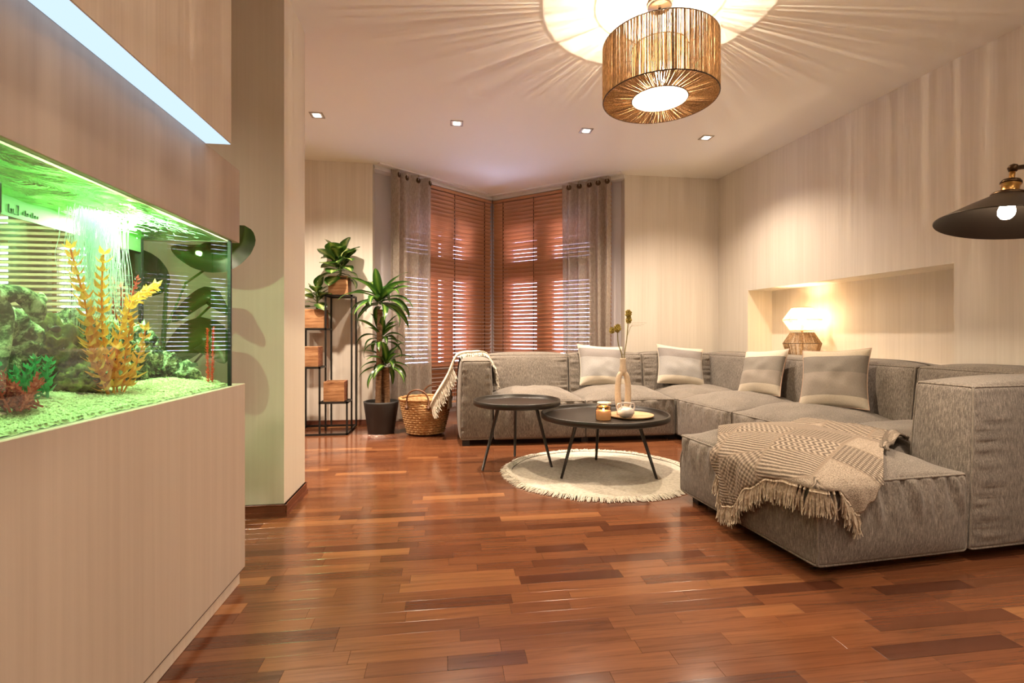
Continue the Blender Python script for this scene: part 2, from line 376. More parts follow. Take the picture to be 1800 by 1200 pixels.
# stub wall (pillar)
struct(MB().box((-1.55, 2.655, 0), (-.82, 3.03, CEIL)).build('wall_stub', M['pillar']))
def skirting(name, pts, h=.06, d=.018):
    mb = MB()
    for (a, b) in zip(pts, pts[1:]):
        a = Vector(a); b = Vector(b); L = (b-a).length; an = math.atan2(b.y-a.y, b.x-a.x)
        mm = Matrix.Translation((a.x, a.y, 0)) @ Matrix.Rotation(an, 4, 'Z')
        mb.box((0, 0, 0), (L, d, h*.35), mm); mb.box((0, 0, h*.35), (L, d*.62, h), mm); mb.bbox((0, 0, h-.008), (L, d*.8, h), .002, mm)
    return struct(mb.build(name, M['skirting']))
skirting('baseboard_stub', [(-1.55, 2.655), (-.80, 2.655)][::-1] and [(-.8015, 2.655), (-1.55, 2.655)])
skirting('baseboard_stub_side', [(-.82, 3.03), (-.82, 2.6365)])
skirting('baseboard_back', [(-.745, 5.22), (-2.8, 5.22)])
skirting('baseboard_back_right', [(3.07, 5.22), (1.965, 5.22)])

# ------------------------------------------------------------------ bay with two windows
def bay(idx, A, B, glass, side):
    A = Vector((*A, 0)); B = Vector((*B, 0)); L = (B-A).length; an = math.atan2(B.y-A.y, B.x-A.x)
    mm = Matrix.Translation(A) @ Matrix.Rotation(an, 4, 'Z')
    g0, g1 = glass[0][0], glass[-1][1]; y0, y1 = .09, .24
    mb = MB(); e = .12
    mb.box((-e if idx == 1 else -.3, y0, 0), (g0-.02, y1, CEIL), mm)
    mb.box((g1+.02, y0, 0), (L+(.3 if idx == 1 else .05), y1, CEIL), mm)
    mb.box((g0-.02, y0, 0), (g1+.02, y1, .56), mm); mb.box((g0-.02, y0, 2.33), (g1+.02, y1, CEIL), mm)
    struct(mb.build('wall_bay_'+side, M['winframe' if False else 'plaster']))
    wr = bpy.data.objects.new('window_%d' % idx, None); wr.location = A; wr.rotation_euler = (0, 0, an); C.objects.link(wr); struct(wr)
    def part(n, a, b, m, r=.004):
        q = MB().bbox(a, b, r).build(n, m, wr, world=False); return q
    fr = MB(); yf0, yf1 = .11, .18
    fr.bbox((g0-.02, yf0, .56), (g1+.02, yf1, .60)); fr.bbox((g0-.02, yf0, 2.27), (g1+.02, yf1, 2.33)); fr.bbox((g0-.02, yf0-.01, 1.60), (g1+.02, yf1, 1.85))
    fr.bbox((g0-.02, yf0, .6), (g0, yf1, 2.27)); fr.bbox((g1, yf0, .6), (g1+.02, yf1, 2.27))
    fr.build('window_frame', M['winframe'], wr, world=False)
    for (a, b), (c, d) in zip(glass, glass[1:]): part('mullion', (b, yf0, .6), (c, yf1, 2.27), M['winframe'])
    for a, b in glass: part('glazing_bar', (a, yf0+.01, 1.115), (b, yf1-.01, 1.14), M['winframe'], .002)
    for a, b in glass:
        for z0, z1 in ((.6, 1.6), (1.85, 2.27)): part('pane', (a, .145, z0), (b, .15, z1), M['winglass'], .001)
    part('window_sill', (g0-.05, .02, .53), (g1+.05, .10, .56), M['white'])
    return mm, L, an
LA, CN, RB = (-.745, 5.275), (.598, 6.332), (1.965, 5.216)
mmL, LL, anL = bay(1, LA, CN, [(.468, .822), (.931, 1.016), (1.157, 1.377)], 'left')
mmR, LR, anR = bay(2, CN, RB, [(.20, .595), (.81, 1.30)], 'right')
for i, (mm, L, sgn) in enumerate(((mmL, LL, 1), (mmR, LR, -1))):
    a0, a1 = (0, L-.02) if i == 0 else (.02, L)
    struct(MB().box((a0, -.02, 2.66), (a1, .09, CEIL), mm).box((a0, -.028, 2.668), (a1, -.018, 2.682), mm).build('trim_%d' % (i+1), M['white']))
    struct(MB().box((a0, -.13, CEIL-.016), (a1-(.16 if i == 0 else 0), -.085, CEIL), mm).build('trim_%d' % (i+3), M['white']))

def blind(mm, A, an, x0, x1, z0, z1, label, mat, tilt=-54, pitch=.0475, cords=(.15, .5, .85), pull=None):
    rt = thing('venetian_blind', (*A, 0), label, 'blind', an, 'wooden venetian blinds' if mat == 'slat' else None)
    MB().bbox((x0, -.012, z1-.035), (x1, .042, z1), .003).build('head_rail', M[mat], rt, world=False)
    MB().bbox((x0, -.010, z0-.02), (x1, .040, z0), .003).build('bottom_rail', M[mat], rt, world=False)
    n = int((z1-.06-z0)/pitch); cr = .025; pts = [(-cr, 0), (-cr*.4, .0022), (cr*.4, .0022), (cr, 0)]
    vs = []; 
    for x in (x0, x1): vs += [(x, p, q+.0012) for p, q in pts] + [(x, p, q-.0012) for p, q in pts]
    fs = [(k, k+1, 8+k+1, 8+k) for k in range(3)] + [(4+k+1, 4+k, 12+k, 12+k+1) for k in range(3)] + [(0, 8, 12, 4), (3, 7, 15, 11), (0, 4, 5, 6, 7, 3, 2, 1), (8, 9, 10, 11, 15, 14, 13, 12)]
    first = MB().add(vs, fs).build('slat', M[mat], rt, world=False)
    zz = [z1-.065-k*pitch for k in range(n)]
    for k, z in enumerate(zz):
        o = first if k == 0 else first.copy()
        if k: C.objects.link(o)
        o.location = (0, .015+R.uniform(-.0015, .0015), z); o.rotation_euler = (rad(tilt+R.uniform(-3.0, 3.0)), 0, 0); o.parent = rt
    for c in cords:
        x = x0+(x1-x0)*c; mb = MB()
        for yy in (-.014, .044): mb.box((x-.0022, yy-.001, z0), (x+.0022, yy+.001, z1-.03))
        for z in zz: mb.box((x-.002, -.012, z-.003), (x+.002, -.004, z+.014))
        mb.build('ladder_cord', M['cord'], rt, world=False)
    if pull:
        pc = MB().tube([(pull, -.03, z1-.03), (pull, -.032, 1.2), (pull+.004, -.032, 1.14)], .0025, 5).build('pull_cord', M['cord'], rt, world=False)
        MB().lathe([(.001, 1.14), (.008, 1.125), (.010, 1.10), (.006, 1.085), (.001, 1.083)], (pull+.004, -.032), 10).build('tassel', M['leather'], pc, world=False)
    return rt
blind(mmL, LA, anL, .30, LL-.016, .14, 2.655, 'reddish wooden venetian blind on the left bay window, behind the tall plants and basket', 'slat', -51, cords=(.27, .56, .91), pull=.60)
blind(mmR, CN, anR, .016, 1.60, .14, 2.655, 'reddish wooden venetian blind on the right bay window, above the middle sofa seats', 'slat', -54, cords=(.10, .38, .66))
blind(None, (-5.1, 5.17), 0, 0, 3.2, .35, 2.5, 'olive venetian blind seen through the aquarium, added for its bright slat lines', 'slat_olive', 52, pitch=.055, cords=(.2, .5, .8))
# corner bead where the two blinds meet
mb = MB().tube([(CN[0], CN[1]-.06, .14), (CN[0], CN[1]-.06, 2.655)], .004, 6)
mb.build('corner_cord', M['cord']); tag(bpy.data.objects['corner_cord'], 'thin cord hanging in the corner between the two blinds', 'cord')

# curtains
def curtain(A, an, s0, s1, label, folds, eyelets, gather):
    rt = thing('curtain', (*A, 0), label, 'curtain', an, 'taupe eyelet curtains')
    zt, zb = 2.665, .03
    def fn(u, v):
        uu = gather(u); x = s0+(s1-s0)*uu; z = zt+(zb-zt)*v
        amp = .042*(.75+.35*math.sin(u*9.1))*(1+.25*v)
        yv = -.125 + amp*math.sin(u*folds*2*PI + .25*math.sin(v*3)) + .006*noise.noise(Vector((u*7, v*3, 1)))
        x += .014*math.sin(u*folds*2*PI*.5+v*2.5)*v
        return (x, yv, z)
    MB().grid(fn, 110, 26).build('fabric_panel', M['curtain'], rt, world=False)
    for k in range(folds):
        u = min(.985, (k+.75)/folds); x, yv, z = fn(u, .022); x2, y2, _ = fn(u+.01, .022)
        a = math.atan2(y2-yv, x2-x); mm = Matrix.Translation((x, yv, z)) @ Matrix.Rotation(a, 4, 'Z') @ Matrix.Rotation(PI/2, 4, 'X')
        MB().lathe([(.0, -.006), (.019, -.006), (.027, -.004), (.030, 0), (.027, .004), (.019, .006), (.0, .006)], (0, 0), 16, True, mm).build('eyelet', M['bronze'], rt, world=False)
        hk = MB().tube([(x, yv-.006, z), (x, yv-.006, z+.03), (x, -.11, CEIL-.018)], .0022, 5).build('hook', M['white'], rt, world=False)
    return rt
curtain(LA, anL, .14, .64, 'taupe eyelet curtain left of the bay window, behind the tall plant', 4, 5, lambda u: u**1.25)
curtain(CN, anR, 1.06, 1.65, 'taupe eyelet curtain right of the bay window, behind the second sofa seat', 5, 6, lambda u: u**.9)

# ------------------------------------------------------------------ cabinet with aquarium
cab = thing('aquarium_cabinet', (-.95, 1.1, 0), 'pale oak veneer cabinet below the aquarium, left foreground', 'cabinet')
MB().bbox((-1.10, .2, .055), (-.745, 1.963, .742), .002).build('body', M['veneer'], cab)
MB().bbox((-1.09, .2, 0), (-.757, 1.945, .055), .002).build('plinth', M['veneer_side'], cab)
MB().bbox((-.7455, .2, .0545), (-.744, 1.95, .0565), .0002).build('painted_shadow_line', M['cord'], cab)  # solid dark strip standing in for the shade between body and plinth
hood = thing('aquarium_hood', (-.95, 1.1, 1.258), 'pale oak veneer hood box hanging directly over the aquarium', 'cabinet')
mb = MB()
mb.bbox((-.765, .2, 1.258), (-.745, 1.912, 1.523), .001); mb.bbox((-1.10, .2, 1.258), (-1.08, 1.912, 1.523), .001)
mb.bbox((-1.08, 1.892, 1.258), (-.765, 1.912, 1.523), .001); mb.bbox((-1.08, .2, 1.50), (-.765, 1.892, 1.523), .001)
mb.build('body', M['veneer'], hood)
sof = thing('soffit_cabinet', (-.95, 1.0, 1.523), 'pale oak veneer upper cabinet reaching the ceiling above the bright light strip', 'cabinet')
MB().bbox((-1.10, .2, 1.524), (-.669, 1.656, CEIL-.002), .002).build('body', M['veneer_side'], sof)
led = MB().box((-.744, .2, 1.5225), (-.671, 1.654, 1.5238)).build('led_light_strip', M['led'])
tag(led, 'bright bluish white light strip under the upper cabinet', 'light')

TX0, TX1, TY0, TY1, TZ0, TZ1 = -1.055, -.757, .22, 1.874, .742, 1.258
tank = thing('aquarium', (-.90, 1.05, TZ0), 'large glass aquarium with green lit water set into the oak cabinet', 'aquarium')
for a, b, n in [((TX1-.008, TY0, TZ0), (TX1, TY1, TZ1), 'front_pane'), ((TX0, TY0, TZ0), (TX0+.008, TY1, TZ1), 'back_pane'), ((TX0+.008, TY1-.008, TZ0), (TX1-.008, TY1, TZ1), 'end_pane'), ((TX0+.008, TY0, TZ0), (TX1-.008, TY0+.008, TZ1), 'end_pane')]:
    q = MB().box(a, b).build(n, M['tank_glass'], tank)
sil = plain('black_silicone', (.008, .012, .01), .5)
MB().box((TX1-.010, TY1-.0085, TZ0), (TX1+.0006, TY1+.0008, TZ1)).build('silicone_seam', sil, tank)
MB().box((TX0, TY1-.012, TZ0), (TX0+.010, TY1+.0008, TZ1)).build('silicone_seam', sil, tank)
WZ = 1.2545
t = NT('aquarium_water'); tr = t.n('ShaderNodeBsdfTransparent'); tr.inputs[0].default_value = (.84, 1.0, .86, 1); t.l(tr.outputs[0], t.out.inputs[0]); M['water'] = t.m
wat = MB().box((TX0+.009, TY0+.009, TZ0+.002), (TX1-.009, TY1-.009, WZ-.006)).build('water', M['water'], tank)
# rippled surface, strongly reflecting from below
t = NT('water_surface'); v = t.coord('Object', (9, 5, 9)); n = t.noise(v, 1, 5, .6, 1.2)
fr = t.n('ShaderNodeLayerWeight'); fr.inputs[0].default_value = .5; bp = t.n('ShaderNodeBump'); bp.inputs['Strength'].default_value = 1; bp.inputs['Distance'].default_value = .03
t.l(n, bp.inputs['Height']); gl = t.n('ShaderNodeBsdfGlossy'); gl.inputs['Color'].default_value = (.55, .80, .36, 1); gl.inputs['Roughness'].default_value = .06; t.l(bp.outputs[0], gl.inputs['Normal'])
tr = t.n('ShaderNodeBsdfTransparent'); tr.inputs[0].default_value = (.8, 1.0, .78, 1); mx = t.n('ShaderNodeMixShader')
t.l(t.ramp(fr.outputs['Facing'], [(.30, (.04,)*3), (.60, (.95,)*3)]), mx.inputs[0]); t.l(tr.outputs[0], mx.inputs[1]); t.l(gl.outputs[0], mx.inputs[2]); t.l(mx.outputs[0], t.out.inputs[0]); M['surface'] = t.m
def surf(u, v):
    x = TX0+.009+(TX1-TX0-.018)*u; y = TY0+.009+(TY1-TY0-.018)*v
    k = math.exp(-((y-1.50)/.16)**2)
    return (x, y, WZ+.010*k*noise.noise(Vector((x*18, y*14, 0)))+.003*noise.noise(Vector((x*9, y*8, 3))))
MB().grid(surf, 24, 110).build('water_surface', M['surface'], tank)
MB().box((TX0+.009, TY0, WZ-.046), (TX0+.0125, TY1-.02, TZ1)).build('rear_brace', plain('translucent_green_plastic', (.13, .24, .11), .4), tank)
lab = MB()
def glyph(mb, x, pts, y0, z0, s=.012):
    for a, b in pts: mb.tube([(x, y0+a[0]*s, z0+a[1]*s), (x, y0+b[0]*s, z0+b[1]*s)], .0011, 4)
xg = TX0+.0137; b_ = [((0,0),(0,1.6)),((0,0),(.7,0)),((.7,0),(.7,.8)),((0,.8),(.7,.8))]; i_ = [((0,0),(0,.9))]; L_b = [((0,-.1),(1.0,-.1)),((1.0,-.1),(1.0,1.8)),((.6,1.8),(1.0,1.8))]
glyph(lab, xg, b_, 1.335, 1.218); glyph(lab, xg, i_, 1.348, 1.218); glyph(lab, xg, L_b, 1.350, 1.218)
for k in range(7): glyph(lab, xg, (b_ if k % 3 == 1 else i_), 1.375+.0075*k, 1.220, .008)
lab.build('maker_mark', plain('dark_green_print', (.02, .08, .03), .5), tank)
# filter box in the top left of the tank
flt = thing('aquarium_filter', (-.93, 1.05, 1.16), 'dark filter box inside the tank at the left picture edge', 'filter')
MB().bbox((-.97, .93, 1.165), (-.90, 1.145, 1.24), .008).build('body', M['dark_plastic'], flt)
MB().tube([(-.93, 1.14, 1.20), (-.93, 1.16, 1.20)], .008, 8).build('outlet', M['dark_plastic'], flt)
lamp('aquarium_light', 'AREA', (-.88, 1.22, 1.42), 7.5, (.86, 1.0, .76), (0, 0, 0), shape='RECTANGLE', size=.22, size_y=1.35)
lamp('aquarium_tube', 'POINT', (-.96, 1.66, 1.243), 4.5, (.78, 1.0, .60), shadow_soft_size=.008)
lamp('aquarium_spot', 'SPOT', (-.88, 1.50, 1.43), 9, (.88, 1.0, .85), (0, 0, 0), spot_size=rad(75), spot_blend=.8, shadow_soft_size=.02)
lbar = MB().bbox((-.96, .35, 1.44), (-.85, 1.80, 1.46), .003).build('lamp_bar', M['white'], hood)
lb = None
# gravel
def gh(x, y): return TZ0+.001 if x > TX1-.0125 else TZ0+.008+.034*min(1, max(0, (TX1-.02-x)/.10))+.010*min(1, (TX1-x)/.06)*noise.noise(Vector((x*12, y*6, 5)))
mb = MB()
mb.grid(lambda u, v: (TX0+.01+(TX1-TX0-.02)*u, TY0+.01+(TY1-TY0-.02)*v, gh(TX0+.01+(TX1-TX0-.02)*u, TY0+(TY1-TY0)*v)+R.uniform(-.002, .002)), 40, 200, False)
for k in range(5200):
    x = R.uniform(TX0+.012, TX1-.012) if k % 2 else R.uniform(-.86, TX1-.011); y = R.uniform(.85, TY1-.012); z = gh(x, y)+.001; s = R.uniform(.0018, .0042)
    a = R.random()*6.3; c_, s_ = math.cos(a)*s, math.sin(a)*s
    mb.add([(x+c_, y+s_, z), (x-s_, y+c_, z), (x-c_, y-s_, z), (x+s_, y-c_, z), (x, y, z+s*.9), ], [(0,1,4),(1,2,4),(2,3,4),(3,0,4)])
gm = wood('pale_aquarium_gravel', (.38, .40, .22), (.62, .64, .40), (.82, .85, .62), (220, 220, 220), .9, .3)
tag(mb.build('gravel', gm), 'pale coarse gravel covering the aquarium bottom', 'gravel', kind='stuff')
# rocks
def ico_rock(name, c, s, mat, seed, label, sub=5, holes=1.0, freq=1.0):
    import bmesh
    bm = bmesh.new(); bmesh.ops.create_icosphere(bm, subdivisions=sub, radius=1)
    for v in bm.verts:
        p = v.co.copy(); q = p*1.6*freq+Vector((seed*3.1, seed*1.7, seed))
        d = 1+.30*noise.noise(q)+.16*noise.noise(q*2.3)+.08*noise.noise(q*5.1)
        d += .16*(1-2*abs(noise.noise(q*3.1)))*.6 - .10*abs(noise.noise(q*8.3))
        h = noise.noise(q*3.6+Vector((9, 9, 9)))
        if h > .10: d -= min(.32, (h-.10)*1.5*holes)
        v.co = Vector((p.x*s[0], p.y*s[1], p.z*s[2]))*d
        v.co += Vector(c)
        v.co.x = min(max(v.co.x, TX0+.014), TX1-.016)
        v.co.z = min(v.co.z, WZ-.02)
    me = bpy.data.meshes.new(name); bm.to_mesh(me); bm.free(); me.materials.append(mat)
    for p in me.polygons: p.use_smooth = True
    o = bpy.data.objects.new(name, me); C.objects.link(o)
    me.transform(Matrix.Translation((-c[0], -c[1], -c[2]))); o.location = c
    return tag(o, label, 'rock')
t = NT('holey_limestone'); v = t.coord('Object', (26, 26, 26)); n = t.noise(v, 1, 6, .68, .6); v2 = t.coord('Object', (55, 55, 55)); n2 = t.noise(v2, 1, 4, .7)
t.bsdf(t.ramp(t.math('ADD', t.math('MULTIPLY', n, .65), t.math('MULTIPLY', n2, .35)), [(.40, (.015, .03, .012)), (.48, (.05, .085, .035)), (.54, (.40, .47, .28)), (.63, (.88, .92, .74))]), .9, n2, .8, .006); M['lime'] = t.m
t = NT('mossy_rock'); v = t.coord('Object', (16, 16, 16)); n = t.noise(v, 1, 6, .68, .6); v2 = t.coord('Object', (60, 60, 60)); n2 = t.noise(v2, 1, 4, .7)
t.bsdf(t.ramp(t.math('ADD', t.math('MULTIPLY', n, .65), t.math('MULTIPLY', n2, .35)), [(.36, (.015, .022, .006)), (.48, (.08, .085, .015)), (.56, (.18, .17, .03)), (.70, (.34, .34, .12))]), .9, n2, .8, .006); M['moss'] = t.m
ico_rock('arch_rock', (-.985, 1.25, .88), (.05, .08, .105), M['lime'], 1.3, 'craggy dark limestone slope behind the red bush in the tank')
ico_rock('arch_rock', (-.96, 1.365, .860), (.07, .075, .095), M['moss'], 2.1, 'mossy olive rock hump in the tank, left of the orange plant', 5)
ico_rock('arch_rock', (-.975, 1.46, .885), (.055, .075, .10), M['lime'], 3.7, 'pale pitted rock standing just left of the orange plant')
ico_rock('arch_rock', (-.90, 1.345, .80), (.045, .055, .045), M['moss'], 4.9, 'low yellow mossy stone on the gravel, left of the orange plant')
ico_rock('arch_rock', (-.975, 1.575, .865), (.055, .07, .10), M['lime'], 5.5, 'pale coral like rock directly behind the orange plant')
ico_rock('arch_rock', (-.965, 1.685, .862), (.055, .075, .095), M['lime'], 6.2, 'tallest pale coral like rock right of the orange plant', 5, 1.4, 1.3)
ico_rock('arch_rock', (-.935, 1.765, .815), (.05, .06, .055), M['lime'], 7.4, 'low pale pitted rock at the middle right of the tank', 5, 1.4, 1.4)
ico_rock('arch_rock', (-.875, 1.795, .795), (.045, .045, .036), M['lime'], 8.8, 'smallest pale rock, left of the thin red plant', 3, 1.4, 1.4)
dw = thing('driftwood', (-.92, 1.16, .80), 'pale knobbly driftwood arch in the tank at the left picture edge', 'driftwood')
def rough_tube(mb, pts, rs, seed, n=12, sub=8):
    P = [Vector(p) for p in pts]; out = []; rr = []
    for i in range(len(P)-1):
        for k in range(sub):
            t_ = k/sub; q = [P[max(i-1, 0)], P[i], P[i+1], P[min(i+2, len(P)-1)]]
            p = .5*((2*q[1])+(-q[0]+q[2])*t_+(2*q[0]-5*q[1]+4*q[2]-q[3])*t_*t_+(-q[0]+3*q[1]-3*q[2]+q[3])*t_**3)
            out.append(p); rr.append((rs[i]*(1-t_)+rs[i+1]*t_)*(1+.35*noise.noise(p*22+Vector((seed, 0, 0)))))
    out.append(P[-1]); rr.append(rs[-1]*.6); mb.tube(out, rr, n)
mb = MB(); rough_tube(mb, [(-.90, 1.130, .80), (-.90, 1.140, .88), (-.91, 1.160, .95), (-.92, 1.135, 1.0), (-.94, 1.075, 1.06), (-.95, 1.015, 1.05)], [.012, .010, .012, .022, .026, .03], 3); mb.build('branch', M['lime'], dw)
mb = MB(); rough_tube(mb, [(-.92, 1.135, 1.0), (-.91, 1.190, 1.01), (-.905, 1.225, .985), (-.905, 1.235, .95)], [.026, .020, .020, .008], 7); mb.build('branch', M['lime'], dw)
mb = MB(); rough_tube(mb, [(-.905, 1.225, .985), (-.92, 1.265, 1.005), (-.93, 1.275, 1.02)], [.014, .010, .003], 9); mb.build('branch', M['lime'], dw)
# plastic plants
def spiky(name, loc, stems, mat, stemmat, label, leaf=.016, step=.012, tiers=3):
    rt = thing(name, loc, label, 'aquarium plant')
    for pts in stems:
        mb = MB(); P = [Vector(loc)+Vector(p) for p in pts]; path = []
        for i in range(len(P)-1):
            n = max(2, int((P[i+1]-P[i]).length/step))
            for k in range(n): path.append(P[i].lerp(P[i+1], k/n))
        path.append(P[-1]); mb.tube(path, .0022, 5)
        for i, p in enumerate(path):
            if i < 1: continue
            tt = (path[min(i+1, len(path)-1)]-path[i-1]).normalized(); f_ = i/len(path)
            for k in range(tiers):
                a = 2*PI*(k/tiers)+i*1.1+R.uniform(-.3, .3); sdir = tt.cross(Vector((math.cos(a), math.sin(a), .1))).normalized()
                d = (sdir*1.0+tt*.75).normalized(); wv = d.cross(tt).normalized(); l = leaf*R.uniform(.8, 1.25)*(1.1-.35*f_)
                tip = p+d*l+tt*l*.25; m1, m2 = p+d*l*.45+wv*l*.27, p+d*l*.45-wv*l*.27; m3 = p+d*l*.55-tt*l*.10
                mb.add([p, m1, tip, m2, m3], [(0, 1, 4), (1, 2, 4), (2, 3, 4), (3, 0, 4)])
        mb.build('stem', mat, rt)
    return rt
def plastic(name, a, b):
    t = NT(name); v = t.coord('Object', (30, 30, 12)); n = t.noise(v, 1, 3); b_ = t.bsdf(t.ramp(n, [(.35, a), (.65, b)]), .45)
    tl = t.n('ShaderNodeBsdfTranslucent'); tl.inputs[0].default_value = (*b, 1); mx = t.n('ShaderNodeMixShader'); mx.inputs[0].default_value = .4
    t.l(b_.outputs[0], mx.inputs[1]); t.l(tl.outputs[0], mx.inputs[2]); t.l(mx.outputs[0], t.out.inputs[0]); return t.m
M['orange'] = plastic('orange_plastic', (.95, .30, .03), (1.0, .52, .12)); M['redp'] = plastic('red_plastic', (.75, .05, .03), (.9, .14, .07)); M['greenp'] = plastic('green_plastic', (.02, .30, .10), (.06, .5, .2)); M['maroonp'] = plastic('maroon_plastic', (.35, .03, .02), (.6, .10, .08))
spiky('orange_aquarium_plant', (-.845, 1.405, .765), [
    [(0, -.03, 0), (-.01, -.07, .12), (-.012, -.10, .24), (-.012, -.145, .355)], [(0, -.01, 0), (-.01, -.04, .15), (-.01, -.045, .27), (-.012, -.035, .36)],
    [(0, .0, 0), (-.01, .0, .10), (-.012, .04, .19), (-.015, .085, .25), (-.018, .20, .30)], [(0, .015, 0), (0, .03, .10), (-.01, .075, .20)],
    [(0, -.035, 0), (.0, -.075, .07), (.0, -.10, .13), (.0, -.11, .2)], [(0, .02, 0), (.01, .05, .06), (.01, .085, .12), (.01, .10, .17)], [(0, -.02, 0), (.01, -.02, .07), (.01, -.015, .12)]],
    M['orange'], M['orange'], 'tall orange plastic plant with several leafy stems, middle of the aquarium', .030, .020, 4)
spiky('red_aquarium_plant', (-.80, 1.812, .756), [[(0, -.015, 0), (0, -.022, .10), (0, -.022, .185)], [(0, .012, 0), (0, .016, .10), (0, .022, .19)]], M['redp'], M['redp'],
      'slim red plastic plant with two stems at the right end of the tank', .011, .008, 4)
spiky('red_bush_plant', (-.83, 1.10, .775), [[(R.uniform(-.02, .02), R.uniform(-.05, .05), 0), (R.uniform(-.03, .03), R.uniform(-.09, .07), R.uniform(.04, .08))] for _ in range(16)], M['maroonp'], M['maroonp'],
      'low dark red bushy plant on the gravel, lower left of the tank', .012, .008, 3)
spiky('green_bush_plant', (-.87, 1.19, .785), [[(R.uniform(-.02, .01), R.uniform(-.03, .04), 0), (R.uniform(-.03, .0), R.uniform(-.07, .05), R.uniform(.05, .085))] for _ in range(9)], M['greenp'], M['greenp'],
      'round leaved teal green plant among the dark red bush in the tank', .018, .012, 3)
spiky('green_bush_plant', (-.85, 1.06, .785), [[(R.uniform(-.02, .01), R.uniform(-.03, .04), 0), (R.uniform(-.03, .0), R.uniform(-.06, .05), R.uniform(.05, .1))] for _ in range(9)], M['greenp'], M['greenp'],
      'teal green plant at the left edge of the tank beside the driftwood', .018, .012, 3)
spiky('red_leaf_plant', (-1.0, 1.69, .98), [[(0, 0, -.1), (.005, -.01, 0), (.01, -.03, .09)], [(0, .02, -.1), (.0, .02, .03), (.01, .05, .12)], [(0, -.02, -.1), (.0, -.04, .02), (0, -.05, .11)]], M['maroonp'], M['maroonp'],
      'dark reddish plant in the tank behind the pale rocks', .02, .014, 3)
ribbon = thing('ribbon_plant', (-.93, 1.41, .78), 'broad bright green ribbon leaves between the mossy rock and the orange plant', 'aquarium plant')
for k in range(5):
    y0 = 1.37+.02*k; MB().grid(lambda u, v: (-.93+.01*math.sin(u*4+k), y0+(v-.5)*.014*(1-u*.7)+.008*math.sin(u*3+k), .775+.10*u), 8, 2).build('leaf', M['greenp'], ribbon)
def fish(loc, rz, s, mat, label):
    rt = thing('fish', loc, label, 'fish', rz)
    prof = [(0, .0), (.12, .5), (.3, .95), (.5, 1.0), (.7, .75), (.88, .35), (1, .22)]
    mb = MB(); n = 10; vs = []
    for (q, r) in prof:
        for k in range(n): a = 2*PI*k/n; vs.append(((.5-q)*s, r*s*.09*math.cos(a), r*s*.19*math.sin(a)))
    mb.add(vs, [(i*n+k, i*n+(k+1) % n, (i+1)*n+(k+1) % n, (i+1)*n+k) for i in range(len(prof)-1) for k in range(n)], None, True)
    mb.build('body', mat, rt, world=False)
    MB().prism([(0, 0), (-.22*s, .16*s), (-.17*s, 0), (-.22*s, -.16*s)], -.0006, .0006).build('tail_fin', mat, rt, world=False).matrix_local = Matrix.Translation((-.48*s, 0, 0)) @ Matrix.Rotation(PI/2, 4, 'X')
    MB().prism([(-.12*s, 0), (.15*s, 0), (-.1*s, .12*s)], -.0005, .0005).build('dorsal_fin', mat, rt, world=False).matrix_local = Matrix.Translation((0, 0, .17*s)) @ Matrix.Rotation(PI/2, 4, 'X')
    return rt
fish((-.87, 1.235, .935), rad(98), .045, M['dark_plastic'], 'small black fish swimming in front of the mossy rocks')
# bubble stream
mb = MB()
for k in range(330):
    y0 = 1.46+R.gauss(0, .032); x0 = -.93+R.gauss(0, .02); z = WZ-.004; ln = R.uniform(.10, .36); pts = []
    for i in range(14):
        q = i/13; pts.append((x0+.003*math.sin(q*9+k), y0+.0028*math.sin(q*11+k*1.7)+(y0-1.46)*.25*q, z-ln*q))
    mb.tube(pts, [.0011*(1-.6*i/13) for i in range(14)], 3, False)
for k in range(900):
    q = R.random()**1.3; x, y, z = -.93+R.gauss(0, .022), 1.46+R.gauss(0, .04+.02*q), WZ-.006-.42*q; s = R.uniform(.0006, .0020)
    mb.add([(x+s,y,z),(x,y+s,z),(x-s,y,z),(x,y-s,z),(x,y,z+s),(x,y,z-s)], [(0,1,4),(1,2,4),(2,3,4),(3,0,4),(1,0,5),(2,1,5),(3,2,5),(0,3,5)])
for k in range(260):          # streaks of foam spreading under the surface
    y = 1.42+abs(R.gauss(0, .12)); x = R.uniform(-1.0, TX1-.02); L = R.uniform(.01, .06); z = WZ-.004-R.random()*.006
    mb.tube([(x, y, z), (x+R.uniform(-.01, .01), y+L*.5, z+R.uniform(-.001, .001)), (x+R.uniform(-.012, .012), y+L, z)], [.0012, .0007, .0003], 3, False)
t = NT('white_bubbles'); d = t.n('ShaderNodeBsdfDiffuse'); d.inputs[0].default_value = (.9, 1, 1, 1); tl = t.n('ShaderNodeBsdfTranslucent'); tl.inputs[0].default_value = (.9, 1, 1, 1); mx = t.n('ShaderNodeMixShader'); mx.inputs[0].default_value = .5
t.l(d.outputs[0], mx.inputs[1]); t.l(tl.outputs[0], mx.inputs[2]); tr = t.n('ShaderNodeBsdfTransparent'); m2 = t.n('ShaderNodeMixShader'); m2.inputs[0].default_value = .45; t.l(tr.outputs[0], m2.inputs[1]); t.l(mx.outputs[0], m2.inputs[2]); t.l(m2.outputs[0], t.out.inputs[0])
tag(mb.build('bubble_stream', t.m), 'white stream of bubbles falling from the water surface behind the orange plant', 'bubbles', kind='stuff')

